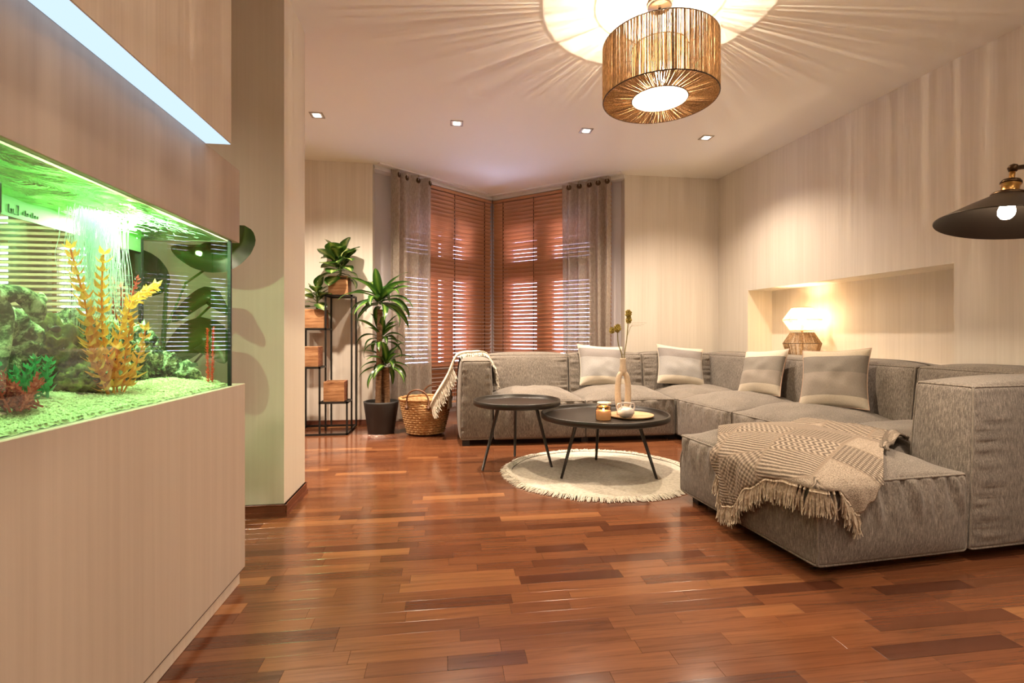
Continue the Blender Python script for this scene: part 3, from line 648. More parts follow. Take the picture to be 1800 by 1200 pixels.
# large-leaved plant behind the aquarium
def leaf_surface(pts, wid, fold=.25, n=4, wave=.0, face=None):
    P = [Vector(p) for p in pts]; N = 16; path = []
    for i in range(N+1):
        q = i/N*(len(P)-1); k = min(int(q), len(P)-2); t_ = q-k; a = [P[max(k-1, 0)], P[k], P[k+1], P[min(k+2, len(P)-1)]]
        path.append(.5*((2*a[1])+(-a[0]+a[2])*t_+(2*a[0]-5*a[1]+4*a[2]-a[3])*t_*t_+(-a[0]+3*a[1]-3*a[2]+a[3])*t_**3))
    def fn(u, v):
        f_ = u*N; i = min(int(f_), N-1); p = path[i].lerp(path[i+1], f_-i); tt = (path[min(i+1, N)]-path[max(i-1, 0)]).normalized()
        sd = tt.cross(Vector((0, 0, 1))); sd = sd.normalized() if sd.length > .05 else Vector((0, 1, 0))
        if face: sd = tt.cross(Vector(face)).normalized()
        up = sd.cross(tt)
        w_ = wid*(math.sin(PI*min(1, u**.8))**.7)*.5; q = (v-.5)*2
        return p+sd*q*w_+up*(abs(q)*w_*fold*1.4+wave*math.sin(u*14+q)*w_*.2)
    return fn
bigp = thing('rubber_plant', (-1.22, 2.30, 0), 'large dark leaved plant rising between the aquarium and the green lit pillar', 'plant')
MB().lathe([(0, 0), (.10, 0), (.125, .24), (.12, .24), (.11, .22), (0, .22)], (-1.22, 2.30), 24).build('pot', M['pot'], bigp)
MB().tube([(-1.22, 2.30, .2), (-1.21, 2.29, .7), (-1.18, 2.28, 1.15)], [.014, .012, .008], 8).build('stem', M['stem'], bigp)
for pts, wd in [([(-.875, 2.30, 1.405), (-.90, 2.30, 1.33), (-.97, 2.29, 1.26), (-1.06, 2.28, 1.255), (-1.16, 2.27, 1.30)], .155), ([(-1.16, 2.28, .98), (-1.03, 2.28, 1.09), (-.98, 2.28, 1.06), (-.93, 2.27, 1.01)], .075), ([(-1.18, 2.28, .80), (-1.05, 2.28, .92), (-.98, 2.28, .87), (-.945, 2.27, .80)], .15), ([(-1.2, 2.28, 1.1), (-1.28, 2.24, 1.2), (-1.40, 2.2, 1.16)], .16)]:
    MB().grid(leaf_surface(pts, wd, .3, face=(.35, -1, .25)), 24, 8).build('leaf', M['bigleaf'], bigp)
for a in ((-.96, 2.31, 1.27), (-1.0, 2.31, 1.07), (-1.02, 2.31, .88)): MB().tube([(-1.205, 2.30, a[2]-.35), (-1.12, 2.31, a[2]-.12), a], .005, 6).build('leaf_stalk', M['stem'], bigp)

# ------------------------------------------------------------------ sectional sofa
sofa = thing('sectional_sofa', (1.5, 4.1, 0), 'large taupe chenille corner sofa with chaise, running under the windows and niche', 'sofa')
FX = Vector((2.017, 4.09, 0)); PHI = rad(4.2)
def R_(p, q, z): return Vector((FX.x+p*math.cos(PHI)+q*math.sin(PHI), FX.y+p*math.sin(PHI)-q*math.cos(PHI), z))
def W_(x, y_, z): return Vector((x, y_, z))
def spread(t): return math.copysign(1-(1-abs(t))**1.6, t)
def soft(name, T, x0, x1, y0, y1, z0, z1, r=.035, bul=(0, 0, 0, 0, 0, .08), n=46, wr=(), pipes=(), taper=None, seed=0, mat='sofa', wa=.022):
    """soft upholstered block; bul = bulge of -x,+x,-y,+y,-z,+z faces; wr = faces with gathers under the top seam"""
    c = ((x0+x1)/2, (y0+y1)/2, (z0+z1)/2); h = (abs(x1-x0)/2, abs(y1-y0)/2, abs(z1-z0)/2)
    sx = 1
    def pos(a, b, d, extra=0):
        P = [a*h[0], b*h[1], d*h[2]]; I = [max(-(h[i]-r), min(h[i]-r, P[i])) for i in range(3)]
        D = Vector((P[0]-I[0], P[1]-I[1], P[2]-I[2]))
        nrm = D.normalized() if D.length > 1e-9 else Vector((0, 0, 0)); Q = Vector(I)+nrm*(r+extra)
        e = lambda k: 1-abs(k)**3.2
        Q.x += (bul[1] if a > 0 else -bul[0])*abs(a)**6*e(b)*e(d)
        Q.y += (bul[3] if b > 0 else -bul[2])*abs(b)**6*e(a)*e(d)
        Q.z += (bul[5] if d > 0 else -bul[4])*abs(d)**6*e(a)*e(b)
        for f_ in wr:
            if f_[0] == 'y' and ((b < -.98 and f_[1] == '-') or (b > .98 and f_[1] == '+')):
                k = max(0, d+.2)/1.2*(1-d**8); Q.y += (1 if b > 0 else -1)*wa*k*noise.noise(Vector((Q.x*26+Q.z*3, seed*7.3, Q.z*5)))*1.6
            if f_[0] == 'x' and ((a < -.98 and f_[1] == '-') or (a > .98 and f_[1] == '+')):
                k = max(0, d+.2)/1.2*(1-d**8); Q.x += (1 if a > 0 else -1)*wa*k*noise.noise(Vector((Q.y*26+Q.z*3, seed*7.3+3, Q.z*5)))*1.6
            if f_ == 'z+' and d > .98: Q.z += .012*noise.noise(Vector((Q.x*9, Q.y*9, seed*3.1)))*(1-a**6)*(1-b**6)
            if f_ == 'side':      # gathers running in from the vertical seams
                k = abs(a)**5*(1-abs(d)**6)
                if abs(b) > .98: Q.y += (1 if b > 0 else -1)*wa*.9*k*(1-abs(a)**14)*noise.noise(Vector((seed, Q.x*4, Q.z*46)))*2
        if taper: Q = taper(Q, c, h)
        return T(Q.x+c[0], Q.y+c[1], Q.z+c[2])
    verts = {}; vs = []; fs = []
    def vid(a, b, d):
        k = (round(a, 5), round(b, 5), round(d, 5))
        if k not in verts: verts[k] = len(vs); vs.append(pos(a, b, d))
        return verts[k]
    G = [spread(-1+2*i/n) for i in range(n+1)]
    for ax in range(3):
        for s_ in (-1, 1):
            for i in range(n):
                for j in range(n):
                    q = [(G[i], G[j]), (G[i+1], G[j]), (G[i+1], G[j+1]), (G[i], G[j+1])]; ids = []
                    for (u, v_) in q: p = [u, v_]; p.insert(ax, s_); ids.append(vid(*p))
                    if (s_ == 1) == (ax == 1): ids = ids[::-1]
                    fs.append(ids)
    if T is R_: fs = [f_[::-1] for f_ in fs]
    mb = MB(); mb.add(vs, fs, None, True); o = mb.build(name, M[mat], sofa)
    for pp in pipes:
        path = []; fixed = {'x': None, 'y': None, 'z': None}
        for tok in pp.split(): fixed[tok[0]] = 1.0 if tok[1] == '+' else -1.0
        for i in range(31):
            t_ = spread(-1+2*i/30)
            path.append(pos(*[(fixed[k] if fixed[k] is not None else t_*.995) for k in 'xyz'], extra=.002))
        MB().tube(path, .0048, 6).build('piping', M['piping'], o)
    return o
SEATB = dict(r=.022, wr=('y-', 'z+'), pipes=('y- z+', 'x- z+', 'x+ z+', 'x- y-', 'x+ y-'))
# seats, back row
soft('seat_cushion', W_, .405, 1.192, 4.10, 4.74, .045, .365, bul=(0, 0, .02, 0, 0, .095), seed=1, **SEATB)
soft('seat_cushion', W_, 1.200, 2.005, 4.10, 4.74, .045, .365, bul=(0, 0, .02, 0, 0, .095), seed=2, **SEATB)
soft('seat_cushion', W_, 2.022, 2.74, 4.105, 4.74, .045, .365, bul=(0, 0, 0, 0, 0, .085), seed=3, r=.022, wr=('z+',), pipes=('y- z+', 'x- z+'))
# seats, right row (local p, q)
SR = dict(r=.022, wr=('x-', 'z+'), pipes=('x- z+', 'y- z+', 'y+ z+', 'x- y-', 'x- y+'))
soft('seat_cushion', R_, .0, .72, .006, .738, .045, .365, bul=(.02, 0, 0, 0, 0, .095), seed=4, **SR)
soft('seat_cushion', R_, .0, .72, .746, 1.515, .045, .365, bul=(.02, 0, 0, 0, 0, .095), seed=5, **SR)
soft('seat_cushion', R_, -.075, .72, 1.523, 2.085, .045, .365, bul=(.0, 0, 0, 0, 0, .085), seed=6, **SR)
CP0, CP1, CQ0, CQ1 = -.806, -.088, 1.404, 2.36
soft('chaise_seat', R_, CP0, CP1, CQ0, CQ1, .045, .362, bul=(.022, 0, 0, .022, 0, .085), n=72, seed=7, r=.02, wr=('x-', 'y+', 'z+'), pipes=('x- z+', 'y- z+', 'y+ z+', 'x+ z+', 'x- y+', 'x- y-', 'x+ y+', 'x- z-', 'y+ z-'), wa=.030)
# backs
def tb_back(Q, c, h): k = (Q.z+h[2])/(2*h[2]); Q.y += .05*k*(1 if Q.y < 0 else .2); return Q
BB = dict(r=.03, taper=tb_back, wr=('side',), pipes=('y- z+', 'x- z+', 'x+ z+', 'x- y-', 'x+ y-', 'y+ z+'))
soft('backrest', W_, .405, 1.188, 4.65, 4.93, .30, .742, bul=(0, 0, .028, 0, 0, .022), seed=11, **BB)
soft('backrest', W_, 1.194, 1.945, 4.65, 4.93, .30, .742, bul=(0, 0, .028, 0, 0, .022), seed=12, **BB)
soft('backrest', W_, 1.951, 2.68, 4.65, 4.93, .30, .742, bul=(0, 0, .028, 0, 0, .022), seed=13, **BB)
def tb_r(Q, c, h): k = (Q.z+h[2])/(2*h[2]); Q.x += .05*k*(1 if Q.x < 0 else .2); return Q
BR = dict(r=.03, taper=tb_r, pipes=('x- z+', 'y- z+', 'y+ z+', 'x- y-', 'x- y+', 'x+ z+'))
for k, (q0, q1) in enumerate([(-.78, .10), (.106, .738), (.744, 1.517), (1.523, 2.36)]):
    soft('backrest', R_, .655 if k else .69, .955, q0, q1, .30, .735, bul=(.028, 0, 0, 0, 0, .028), seed=20+k, **BR)
# arms
def tb_arm(Q, c, h):
    k = (Q.z+h[2])/(2*h[2]); Q.x *= 1-.10*k*k; Q.y += .03*k*(1 if Q.y < 0 else 0); return Q
soft('armrest', W_, .118, .398, 4.112, 4.93, .045, .715, r=.03, bul=(.02, .02, .012, 0, 0, .025), taper=tb_arm, seed=31, n=46, wr=('side',), pipes=('y- z+', 'x- z+', 'x+ z+', 'x- y-', 'x+ y-', 'y- z-'))
def tb_arm2(Q, c, h):
    k = (Q.z+h[2])/(2*h[2]); Q.y *= 1-.12*k*k; Q.x += .045*k*(1 if Q.x < 0 else 0); return Q
def wrinkle_arm(): pass
soft('armrest', R_, -.082, .955, 2.092, 2.362, .045, .715, r=.026, bul=(.016, 0, .01, .012, 0, .030), taper=tb_arm2, seed=32, n=64, wr=('side',), pipes=('x- z+', 'y+ z+', 'y- z+', 'x- y+', 'x- y-', 'y+ z-'), wa=.017)
for x, y_ in [(.17, 4.16), (1.2, 4.18), (.17, 4.86), (1.2, 4.86), (2.0, 4.2), (2.6, 4.86)]:
    MB().box((x-.03, y_-.03, 0), (x+.03, y_+.03, .052)).build('foot', M['dark_plastic'], sofa)
for p, q in [(-.74, 1.50), (-.66, 2.20), (-.16, 2.20), (-.16, 1.47), (.10, .75), (.85, 2.2), (.85, .75), (.05, 1.5)]:
    a = R_(p, q, 0); MB().bbox((a.x-.03, a.y-.03, 0), (a.x+.03, a.y+.03, .052), .003).build('foot', M['dark_plastic'], sofa)

# ------------------------------------------------------------------ scatter cushions
def cushmat(name, bands):
    t = NT(name); tc = t.n('ShaderNodeTexCoord'); sp = t.n('ShaderNodeSeparateXYZ'); t.l(tc.outputs['UV'], sp.inputs[0])
    v = t.coord('Object', (260, 260, 260)); n = t.noise(v, 1, 3, .7); v2 = t.coord('UV', (220, 30, 1)); n2 = t.noise(v2, 1, 3)
    c = t.ramp(sp.outputs[1], bands, True); g_ = t.ramp(t.math('ADD', t.math('MULTIPLY', n, .5), t.math('MULTIPLY', n2, .5)), [(.35, (.78,)*3), (.65, (1.12,)*3)])
    t.bsdf(t.mix(1.0, c, g_, 'MULTIPLY'), .95, n, .4, .002); return t.m
CR = (.54, .475, .39); GA = (.23, .205, .195); GB = (.32, .305, .295); GD = (.22, .195, .17); GM = (.29, .25, .215)
M['cush_a'] = cushmat('striped_cushion_light', [(0, CR), (.22, GB), (.64, GA), (.86, CR)])
M['cush_b'] = cushmat('striped_cushion_grey', [(0, CR), (.24, GM), (.50, GD), (.78, CR)])
M['cush_c'] = cushmat('striped_cushion_dark', [(0, CR), (.20, GM), (.55, GD), (.82, (.50, .43, .33))])
M['cush_edge'] = plain('cushion_pink_edge', (.48, .33, .25), .9)
def cushion(loc, rz, lean, roll, w, h, mat, label, thick=.075):
    rt = thing('scatter_cushion', loc, label, 'cushion', 0, 'striped scatter cushions on the sofa')
    mm = Matrix.Rotation(rz, 4, 'Z') @ Matrix.Rotation(-lean, 4, 'X') @ Matrix.Rotation(roll, 4, 'Y')
    def side(s_):
        def fn(u, v):
            a, b = 2*u-1, 2*v-1; a = math.copysign(1-(1-abs(a))**1.25, a); b = math.copysign(1-(1-abs(b))**1.25, b)
            e = (1-abs(a)**2.6)*(1-abs(b)**2.6); x = a*w/2*(1-.085*(1-b*b)); z = b*h/2*(1-.075*(1-a*a)); th = thick*max(0, e)**.55
            th *= 1+.14*noise.noise(Vector((a*2.5+loc[0]*9, b*2.5, s_)))
            return mm @ Vector((x, s_*th, z+h/2))
        return fn
    mb = MB(); mb.grid(side(-1), 28, 28)
    mb2 = MB(); mb2.grid(side(1), 28, 28); mb2.f = [f_[::-1] for f_ in mb2.f]
    mb.build('front_cover', M[mat], rt, world=False); mb2.build('back_cover', M['cush_edge'] if mat != 'cush_a' else M[mat], rt, world=False)
    # seam
    fn = side(0); pts = [fn(i/20, 0) for i in range(20)]+[fn(1, i/20) for i in range(20)]+[fn(1-i/20, 1) for i in range(20)]+[fn(0, 1-i/20) for i in range(20)]
    MB().tube(pts, .0035, 5, False, True).build('edge_seam', M['cush_edge'] if mat != 'cush_a' else M[mat], rt, world=False)
cushion((1.50, 4.555, .435), rad(4), rad(22), rad(4), .47, .42, 'cush_a', 'cream and grey striped cushion behind the vase, leftmost of the four')
cushion((2.275, 4.525, .435), rad(-4), rad(22), rad(7), .47, .41, 'cush_a', 'cream and grey striped cushion second from left, in the back corner of the sofa')
a = R_(.47, .43, .432); cushion(tuple(a), rad(-74), rad(22), rad(-5), .40, .40, 'cush_b', 'grey striped cushion with cream ends, directly left of the niche lamp')
a = R_(.43, 1.19, .438); cushion(tuple(a), rad(-58), rad(22), rad(-4), .41, .42, 'cush_c', 'dark taupe striped cushion right of the niche lamp, largest in view')

# ------------------------------------------------------------------ patterned throw on the chaise
def lerp_poly(pts, t_):
    d = [0]
    for a, b in zip(pts, pts[1:]): d.append(d[-1]+math.dist(a, b))
    x = t_*d[-1]
    for i in range(len(pts)-1):
        if x <= d[i+1] or i == len(pts)-2:
            k = (x-d[i])/(d[i+1]-d[i]) if d[i+1] > d[i] else 0; return tuple(a+(b-a)*k for a, b in zip(pts[i], pts[i+1]))
def interp(tab, x):
    for (a, b), (c_, d) in zip(tab, tab[1:]):
        if x <= c_: k = (x-a)/(c_-a); k = k*k*(3-2*k); return b+(d-b)*k
    return tab[-1][1]
def ztop(p, q):
    a = (p-(CP0+CP1)/2)/((CP1-CP0)/2); b = (q-(CQ0+CQ1)/2)/((CQ1-CQ0)/2); e = lambda k: max(0, 1-abs(k)**3.2)
    z1 = .362+.085*e(a)*e(b); a2 = (p-.3225)/.3975; b2 = (q-1.804)/.281
    z2 = .365+.085*e(a2)*e(b2) if p > CP1-.1 else 0
    z = max(z1, z2)
    if -.25 < p < .1: z = max(z, .44-.9*abs(p+.08)**1.5-.03*abs(b)**4)
    return z
S_END = .608+.30
HEM = [(0, .05), (.05, .14), (.109, .285), (.16, .27), (.295, .13), (.40, .055), (.50, .035), (.608, .030), (.66, .035), (.70, .075), (.745, .135), (.80, .09), (.86, .03), (S_END, .0)]
INNER = [(-.62, 1.49), (-.42, 1.475), (-.23, 1.487), (-.04, 1.53), (.06, 1.68), (.063, 2.0), (-.10, 2.06), (-.25, 2.14), (-.346, 2.22)]
thr = thing('patterned_throw', tuple(R_(-.45, 2.0, .37)), 'beige patchwork knit throw with thick fringe draped over the chaise corner', 'blanket')
NU, NV = 150, 60; vs = []; uvs = []; hem = []
def throw_pt(s_, r):
    L = interp(HEM, s_); I = lerp_poly(INNER, s_/S_END)
    E_ = (CP0, 1.752+s_) if s_ <= .608 else (CP0+(s_-.608), CQ1)
    run = math.dist(I, E_); d = r*(run+L)
    if d <= run:
        k = d/run; p, q = I[0]+(E_[0]-I[0])*k, I[1]+(E_[1]-I[1])*k
        z = ztop(p, q)+.014+.005*noise.noise(Vector((p*9, q*9, 2)))
        z += .012*math.exp(-((1-k)*run/.03)**2)*0
        uv = (p, q); return R_(p, q, z), uv
    h = d-run; wv = .012*min(1, h/.08)*(1+noise.noise(Vector((s_*22, h*4, 0)))*1.5); o = .026+wv*.9
    blend = min(1, h/.03); z = ztop(*E_)+.014-h*(.9 if h > .01 else .7)
    if s_ < .56: return R_(CP0-o*blend-.006, E_[1], z), (CP0-h, E_[1])
    if s_ > .656: return R_(E_[0], CQ1+o*blend+.006, z), (E_[0], CQ1+h)
    an = (s_-.56)/.096*PI/2; return R_(CP0-(o*blend+.006)*math.cos(an), CQ1+(o*blend+.006)*math.sin(an), z), (E_[0]-h*.7, E_[1]+h*.7)
for i in range(NU+1):
    for j in range(NV+1):
        p, uv = throw_pt(S_END*i/NU, j/NV); vs.append(tuple(p)); uvs.append(uv)
    hem.append(Vector(vs[-1]))
fs = [(i*(NV+1)+j, i*(NV+1)+j+1, (i+1)*(NV+1)+j+1, (i+1)*(NV+1)+j) for i in range(NU) for j in range(NV)]
t = NT('patchwork_knit'); tc = t.n('ShaderNodeTexCoord'); mp = t.n('ShaderNodeMapping'); mp.inputs['Rotation'].default_value = (0, 0, rad(28)); t.l(tc.outputs['UV'], mp.inputs[0])
sp = t.n('ShaderNodeSeparateXYZ'); t.l(mp.outputs[0], sp.inputs[0]); U, V = sp.outputs[0], sp.outputs[1]
PS = 1/.18
cu = t.math('FLOOR', t.math('MULTIPLY', U, PS)); cv = t.math('FLOOR', t.math('MULTIPLY', V, PS*.75))
cb = t.n('ShaderNodeCombineXYZ'); t.l(cu, cb.inputs[0]); t.l(cv, cb.inputs[1]); wn = t.n('ShaderNodeTexWhiteNoise', noise_dimensions='2D'); t.l(cb.outputs[0], wn.inputs[0]); rnd = wn.outputs['Value']
def tri(x, s_): return t.math('PINGPONG', t.math('MULTIPLY', x, s_), 1.0)
zig = t.math('PINGPONG', t.math('ADD', t.math('MULTIPLY', V, 85), t.math('MULTIPLY', tri(U, 42), 1.6)), 1.0)
diag = t.math('PINGPONG', t.math('MULTIPLY', t.math('ADD', U, t.math('MULTIPLY', V, .35)), 130), 1.0)
bask = t.math('MULTIPLY', tri(t.math('ADD', U, t.math('MULTIPLY', V, .3)), 140), t.math('ADD', tri(V, 130), .35))
dia = t.math('ADD', t.math('MULTIPLY', tri(t.math('ADD', U, V), 75), .5), t.math('MULTIPLY', tri(t.math('SUBTRACT', U, V), 75), .5))
nz = t.noise(t.coord('Object', (250, 250, 250)), 1, 2, .6)
def pick(th, a, b): 
    x = t.n('ShaderNodeMix', data_type='FLOAT'); t.l(t.math('GREATER_THAN', rnd, th), x.inputs[0]); t.l(a, x.inputs[2]); t.l(b, x.inputs[3]); return x.outputs[0]
f = pick(.30, zig, diag); f = pick(.50, f, bask); f = pick(.70, f, dia); f = pick(.87, f, t.math('ADD', nz, .25))
f = t.math('ADD', t.math('MULTIPLY', f, .8), t.math('MULTIPLY', t.math('SUBTRACT', nz, .5), .9))
eu = t.math('PINGPONG', t.math('MULTIPLY', U, PS), .5); ev = t.math('PINGPONG', t.math('MULTIPLY', V, PS*.75), .5); edge = t.math('MINIMUM', eu, ev)
col = t.ramp(f, [(.10, (.10, .075, .055)), (.38, (.22, .17, .13)), (.62, (.36, .29, .225)), (.85, (.46, .38, .30))])
col = t.mix(t.ramp(edge, [(.015, (.8,)*3), (.04, (0,)*3)]), col, (.25, .19, .14))
t.bsdf(col, .95, f, .8, .004); M['throw'] = t.m
mb = MB(); mb.add(vs, fs, [(a, b) for a, b in uvs], True); o = mb.build('woven_cloth', M['throw'], thr); md = o.modifiers.new('thickness', 'SOLIDIFY'); md.thickness = .007; md.offset = 1
# folded back edge lying near the arm
mb = MB(); mb.grid(lambda u, v: R_(-.34+.38*u+.01*math.sin(v*6), 2.225-.25*u**.8+(v-.5)*.045*(1+.6*u), ztop(-.34+.38*u, 2.22-.2*u)+.020+.008*math.sin(v*PI)*(.6+u*.8)), 20, 8); o = mb.build('folded_edge', M['throw'], thr)
md = o.modifiers.new('thickness', 'SOLIDIFY'); md.thickness = .008
def fringe_mb(mb, pts, outward, ln=.085, per=3, r=.0034, seed=1, strands=4, down=Vector((0, 0, -1))):
    rr = random.Random(seed)
    for i in range(len(pts)-1):
        for k in range(per):
            p = pts[i].lerp(pts[i+1], (k+rr.random()*.6)/per); o_ = outward(i); L = ln*rr.uniform(.75, 1.15)
            kn = p+o_*.006; mb.tube([p-down*.004, kn+down*.008], [r*1.3, r*1.1], 5)
            for s_ in range(strands):
                sw = Vector((rr.uniform(-1, 1), rr.uniform(-1, 1), 0))*.011; a = kn+down*.008
                mb.tube([a, a+down*L*.35+sw*.5+o_*.007, a+down*L*.7+sw+o_*rr.uniform(0, .010), a+down*L+sw*1.6+o_*rr.uniform(-.004, .012)], [r*.8, r*.9, r*.8, r*.35], 4)
mb = MB()
hp = [hem[i] for i in range(8, int(NU*.845)) if True]
def outw(i):
    s_ = S_END*(i+8)/NU
    if s_ < .56: return (R_(-1, 0, 0)-R_(0, 0, 0)).normalized()
    if s_ > .656: return (R_(0, 1, 0)-R_(0, 0, 0)).normalized()
    an = (s_-.56)/.096*PI/2; return (R_(-math.cos(an), math.sin(an), 0)-R_(0, 0, 0)).normalized()
fringe_mb(mb, hp[::2], lambda i: outw(i*2), .082, 2, .0042, 5, 5)
tag(mb.build('fringe', M['fringe_taupe'], thr), kind='stuff')

# ------------------------------------------------------------------ cream throw over the left arm into the basket
ct = thing('cream_throw', (.18, 4.55, .3), 'cream fringed throw hung over the left sofa arm and trailing into the basket', 'blanket')
PATH = [(-.13, .30), (-.10, .36), (.02, .56), (.085, .715), (.14, .762), (.26, .775), (.37, .758), (.425, .66), (.455, .50), (.46, .475)]
def spl(P, t_):
    q = t_*(len(P)-1); k = min(int(q), len(P)-2); t_ = q-k; a = [P[max(k-1, 0)], P[k], P[k+1], P[min(k+2, len(P)-1)]]
    return tuple(.5*((2*a[1][i])+(-a[0][i]+a[2][i])*t_+(2*a[0][i]-5*a[1][i]+4*a[2][i]-a[3][i])*t_*t_+(-a[0][i]+3*a[1][i]-3*a[2][i]+a[3][i])*t_**3) for i in range(len(P[0])))
def cfn(u, v):
    x, z = spl(PATH, u); wd = .34+.16*min(1, u*2); yc = 4.50; f0 = 4.34 if u < .3 else 4.36
    yy = f0+(.05*(1-u))+wd*v*(.75 if u < .3 else 1); nn = .008*noise.noise(Vector((u*9, v*7, 1)))
    return (x+nn-.008*math.sin(v*14)*(1 if u < .3 else .3), yy, z+nn*1.2)
o = MB().grid(cfn, 60, 24).build('cloth', M['cream_throw'], ct); md = o.modifiers.new('thickness', 'SOLIDIFY'); md.thickness = .008
MB().tube([Vector(cfn(i/40, 0))+Vector((0, -.004, 0)) for i in range(41)], .008, 6).build('rolled_edge', M['throw_tan'], ct)
mb = MB(); pts = [Vector(cfn(.02+i/40*.36, 0)) for i in range(30)]
fringe_mb(mb, pts, lambda i: Vector((.5, -.85, 0)), .10, 2, .0045, 9, 4, Vector((.35, -.05, -.93)).normalized())
pts = [Vector(cfn(.42+i/40*.56, 0)) for i in range(36)]
fringe_mb(mb, pts, lambda i: Vector((0, -1, 0)), .035, 2, .0045, 10, 3, Vector((.25, -.3, -.9)).normalized())
tag(mb.build('fringe', M['fringe'], ct), kind='stuff')
o = MB().grid(lambda u, v: (.05+.04*math.sin(v*5)*u-.03*u, 4.40+.40*v, .60-.33*u), 10, 20).build('hanging_fold', M['throw_tan'], ct)
o.modifiers.new('thickness', 'SOLIDIFY').thickness = .006

# ------------------------------------------------------------------ coffee tables
def table(cx_, cy_, r, zt, feet, label, rim=.038, k=.66):
    rt = thing('coffee_table', (cx_, cy_, 0), label, 'table')
    MB().lathe([(0, zt-rim), (r-.006, zt-rim), (r, zt-rim+.006), (r, zt-.003), (r-.003, zt), (r-.010, zt), (r-.013, zt-.004), (r-.015, zt-rim+.014), (r-.02, zt-rim+.012), (0, zt-rim+.012)], (cx_, cy_), 72).build('tray_top', M['table'], rt)
    for (fx, fy) in feet:
        d = Vector((fx-cx_, fy-cy_, 0)); tx, ty = cx_+d.x*k, cy_+d.y*k
        MB().tube([(tx, ty, zt-rim+.002), (fx, fy, .006)], [.013, .0085], 12).build('leg', M['table'], rt)
    return rt
table(1.078, 3.25, .432, .397, [(.735, 3.075), (1.098, 3.50), (1.335, 2.98)], 'lower and larger round black tray table, with vase and candle on it')
table(.505, 3.47, .31, .470, [(.249, 3.337), (.522, 3.70), (.732, 3.344)], 'taller and smaller round black tray table, empty, left of the other', k=.54)
TT = .397-.038+.0125
# candle jar
cj = thing('candle_jar', (1.022, 3.10, TT), 'glass jar with a burning amber candle on the black table', 'candle')
MB().lathe([(0, TT), (.046, TT), (.050, TT+.006), (.050, TT+.070), (.040, TT+.080), (.040, TT+.094), (.043, TT+.096)], (1.022, 3.10), 28).build('jar', M['glass'], cj)
MB().lathe([(0, TT+.003), (.045, TT+.003), (.047, TT+.008), (.047, TT+.062), (0, TT+.060)], (1.022, 3.10), 28).build('wax', M['wax'], cj)
MB().lathe([(.038, TT+.080), (.0445, TT+.080), (.0445, TT+.090), (.038, TT+.090)], (1.022, 3.10), 28).build('rim_ring', M['brass'], cj)
MB().lathe([(.0005, TT+.060), (.006, TT+.068), (.005, TT+.076), (.0005, TT+.088)], (1.022, 3.10), 10).build('flame', M['flame'], cj)
lamp('candle_light', 'POINT', (1.022, 3.10, TT+.085), .5, (1, .6, .3), shadow_soft_size=.01)
cj2 = thing('glass_jar', (1.075, 3.245, TT), 'clear lidded glass jar behind the candle, left of the vase', 'jar')
MB().lathe([(0, TT), (.042, TT), (.046, TT+.006), (.046, TT+.075), (.042, TT+.082)], (1.075, 3.245), 28).build('jar', thin_glass('tinted_jar_glass', (.80, .74, .62)), cj2)
MB().lathe([(0, TT+.083), (.047, TT+.083), (.048, TT+.088), (.046, TT+.096), (0, TT+.097)], (1.075, 3.245), 28).build('lid', M['lid'], cj2)
TC = (1.245, 3.20)
tr_ = thing('round_tray', (*TC, TT), 'round pale wooden tray on the black table, under the vase', 'tray')
MB().lathe([(0, TT), (.135, TT), (.152, TT+.008), (.155, TT+.016), (.150, TT+.017), (.140, TT+.011), (0, TT+.010)], TC, 48).build('board', M['tray_wood'], tr_)
TP = TT+.0105
def ringvase():
    x, y_ = 1.205, 3.235; z = TP
    rt = thing('ring_vase', (x, y_, z), 'tall sand coloured ceramic vase with an open loop body', 'vase')
    mb = MB(); pts = []; rs = []
    for k in range(25):      # closed loop, slim and tall
        a = -PI/2+2*PI*k/24; pts.append((x+.037*math.copysign(abs(math.cos(a))**.6, math.cos(a)), y_, z+.155+.128*math.sin(a))); rs.append(.0185+.002*(1-math.sin(a)))
    mb.tube(pts[:-1], rs[:-1], 16, False, True); mb.build('loop_body', M['ceramic'], rt)
    MB().lathe([(0, z), (.040, z), (.043, z+.01), (.038, z+.045), (.02, z+.06)], (x, y_), 24).build('foot', M['ceramic'], rt)
    MB().lathe([(.022, z+.285), (.026, z+.305), (.0205, z+.33), (.0195, z+.375), (.0205, z+.385), (.016, z+.385), (.015, z+.33)], (x, y_), 24).build('neck', M['ceramic'], rt)
    return x, y_, z+.385
vx, vy, vz = ringvase()
kp = thing('teapot', (1.175, 3.10, TP), 'small glossy pearl glazed pot with loop handles in front of the vase', 'pot')
MB().lathe([(0, TP), (.030, TP), (.044, TP+.012), (.055, TP+.030), (.055, TP+.045), (.042, TP+.062), (.030, TP+.068), (.028, TP+.066), (.0, TP+.05)], (1.175, 3.10), 32).build('body', M['glaze'], kp)
for s_ in (-1, 1): MB().tube([(1.175+s_*.050, 3.10, TP+.040), (1.175+s_*.060, 3.10, TP+.075), (1.175+s_*.052, 3.10, TP+.092), (1.175+s_*.036, 3.10, TP+.094), (1.175+s_*.030, 3.10, TP+.066)], .006, 8).build('handle', M['glaze'], kp)
MB().tube([(1.139, 3.10, TP+.094), (1.175, 3.10, TP+.098), (1.211, 3.10, TP+.094)], .006, 8).build('top_handle', M['glaze'], kp)
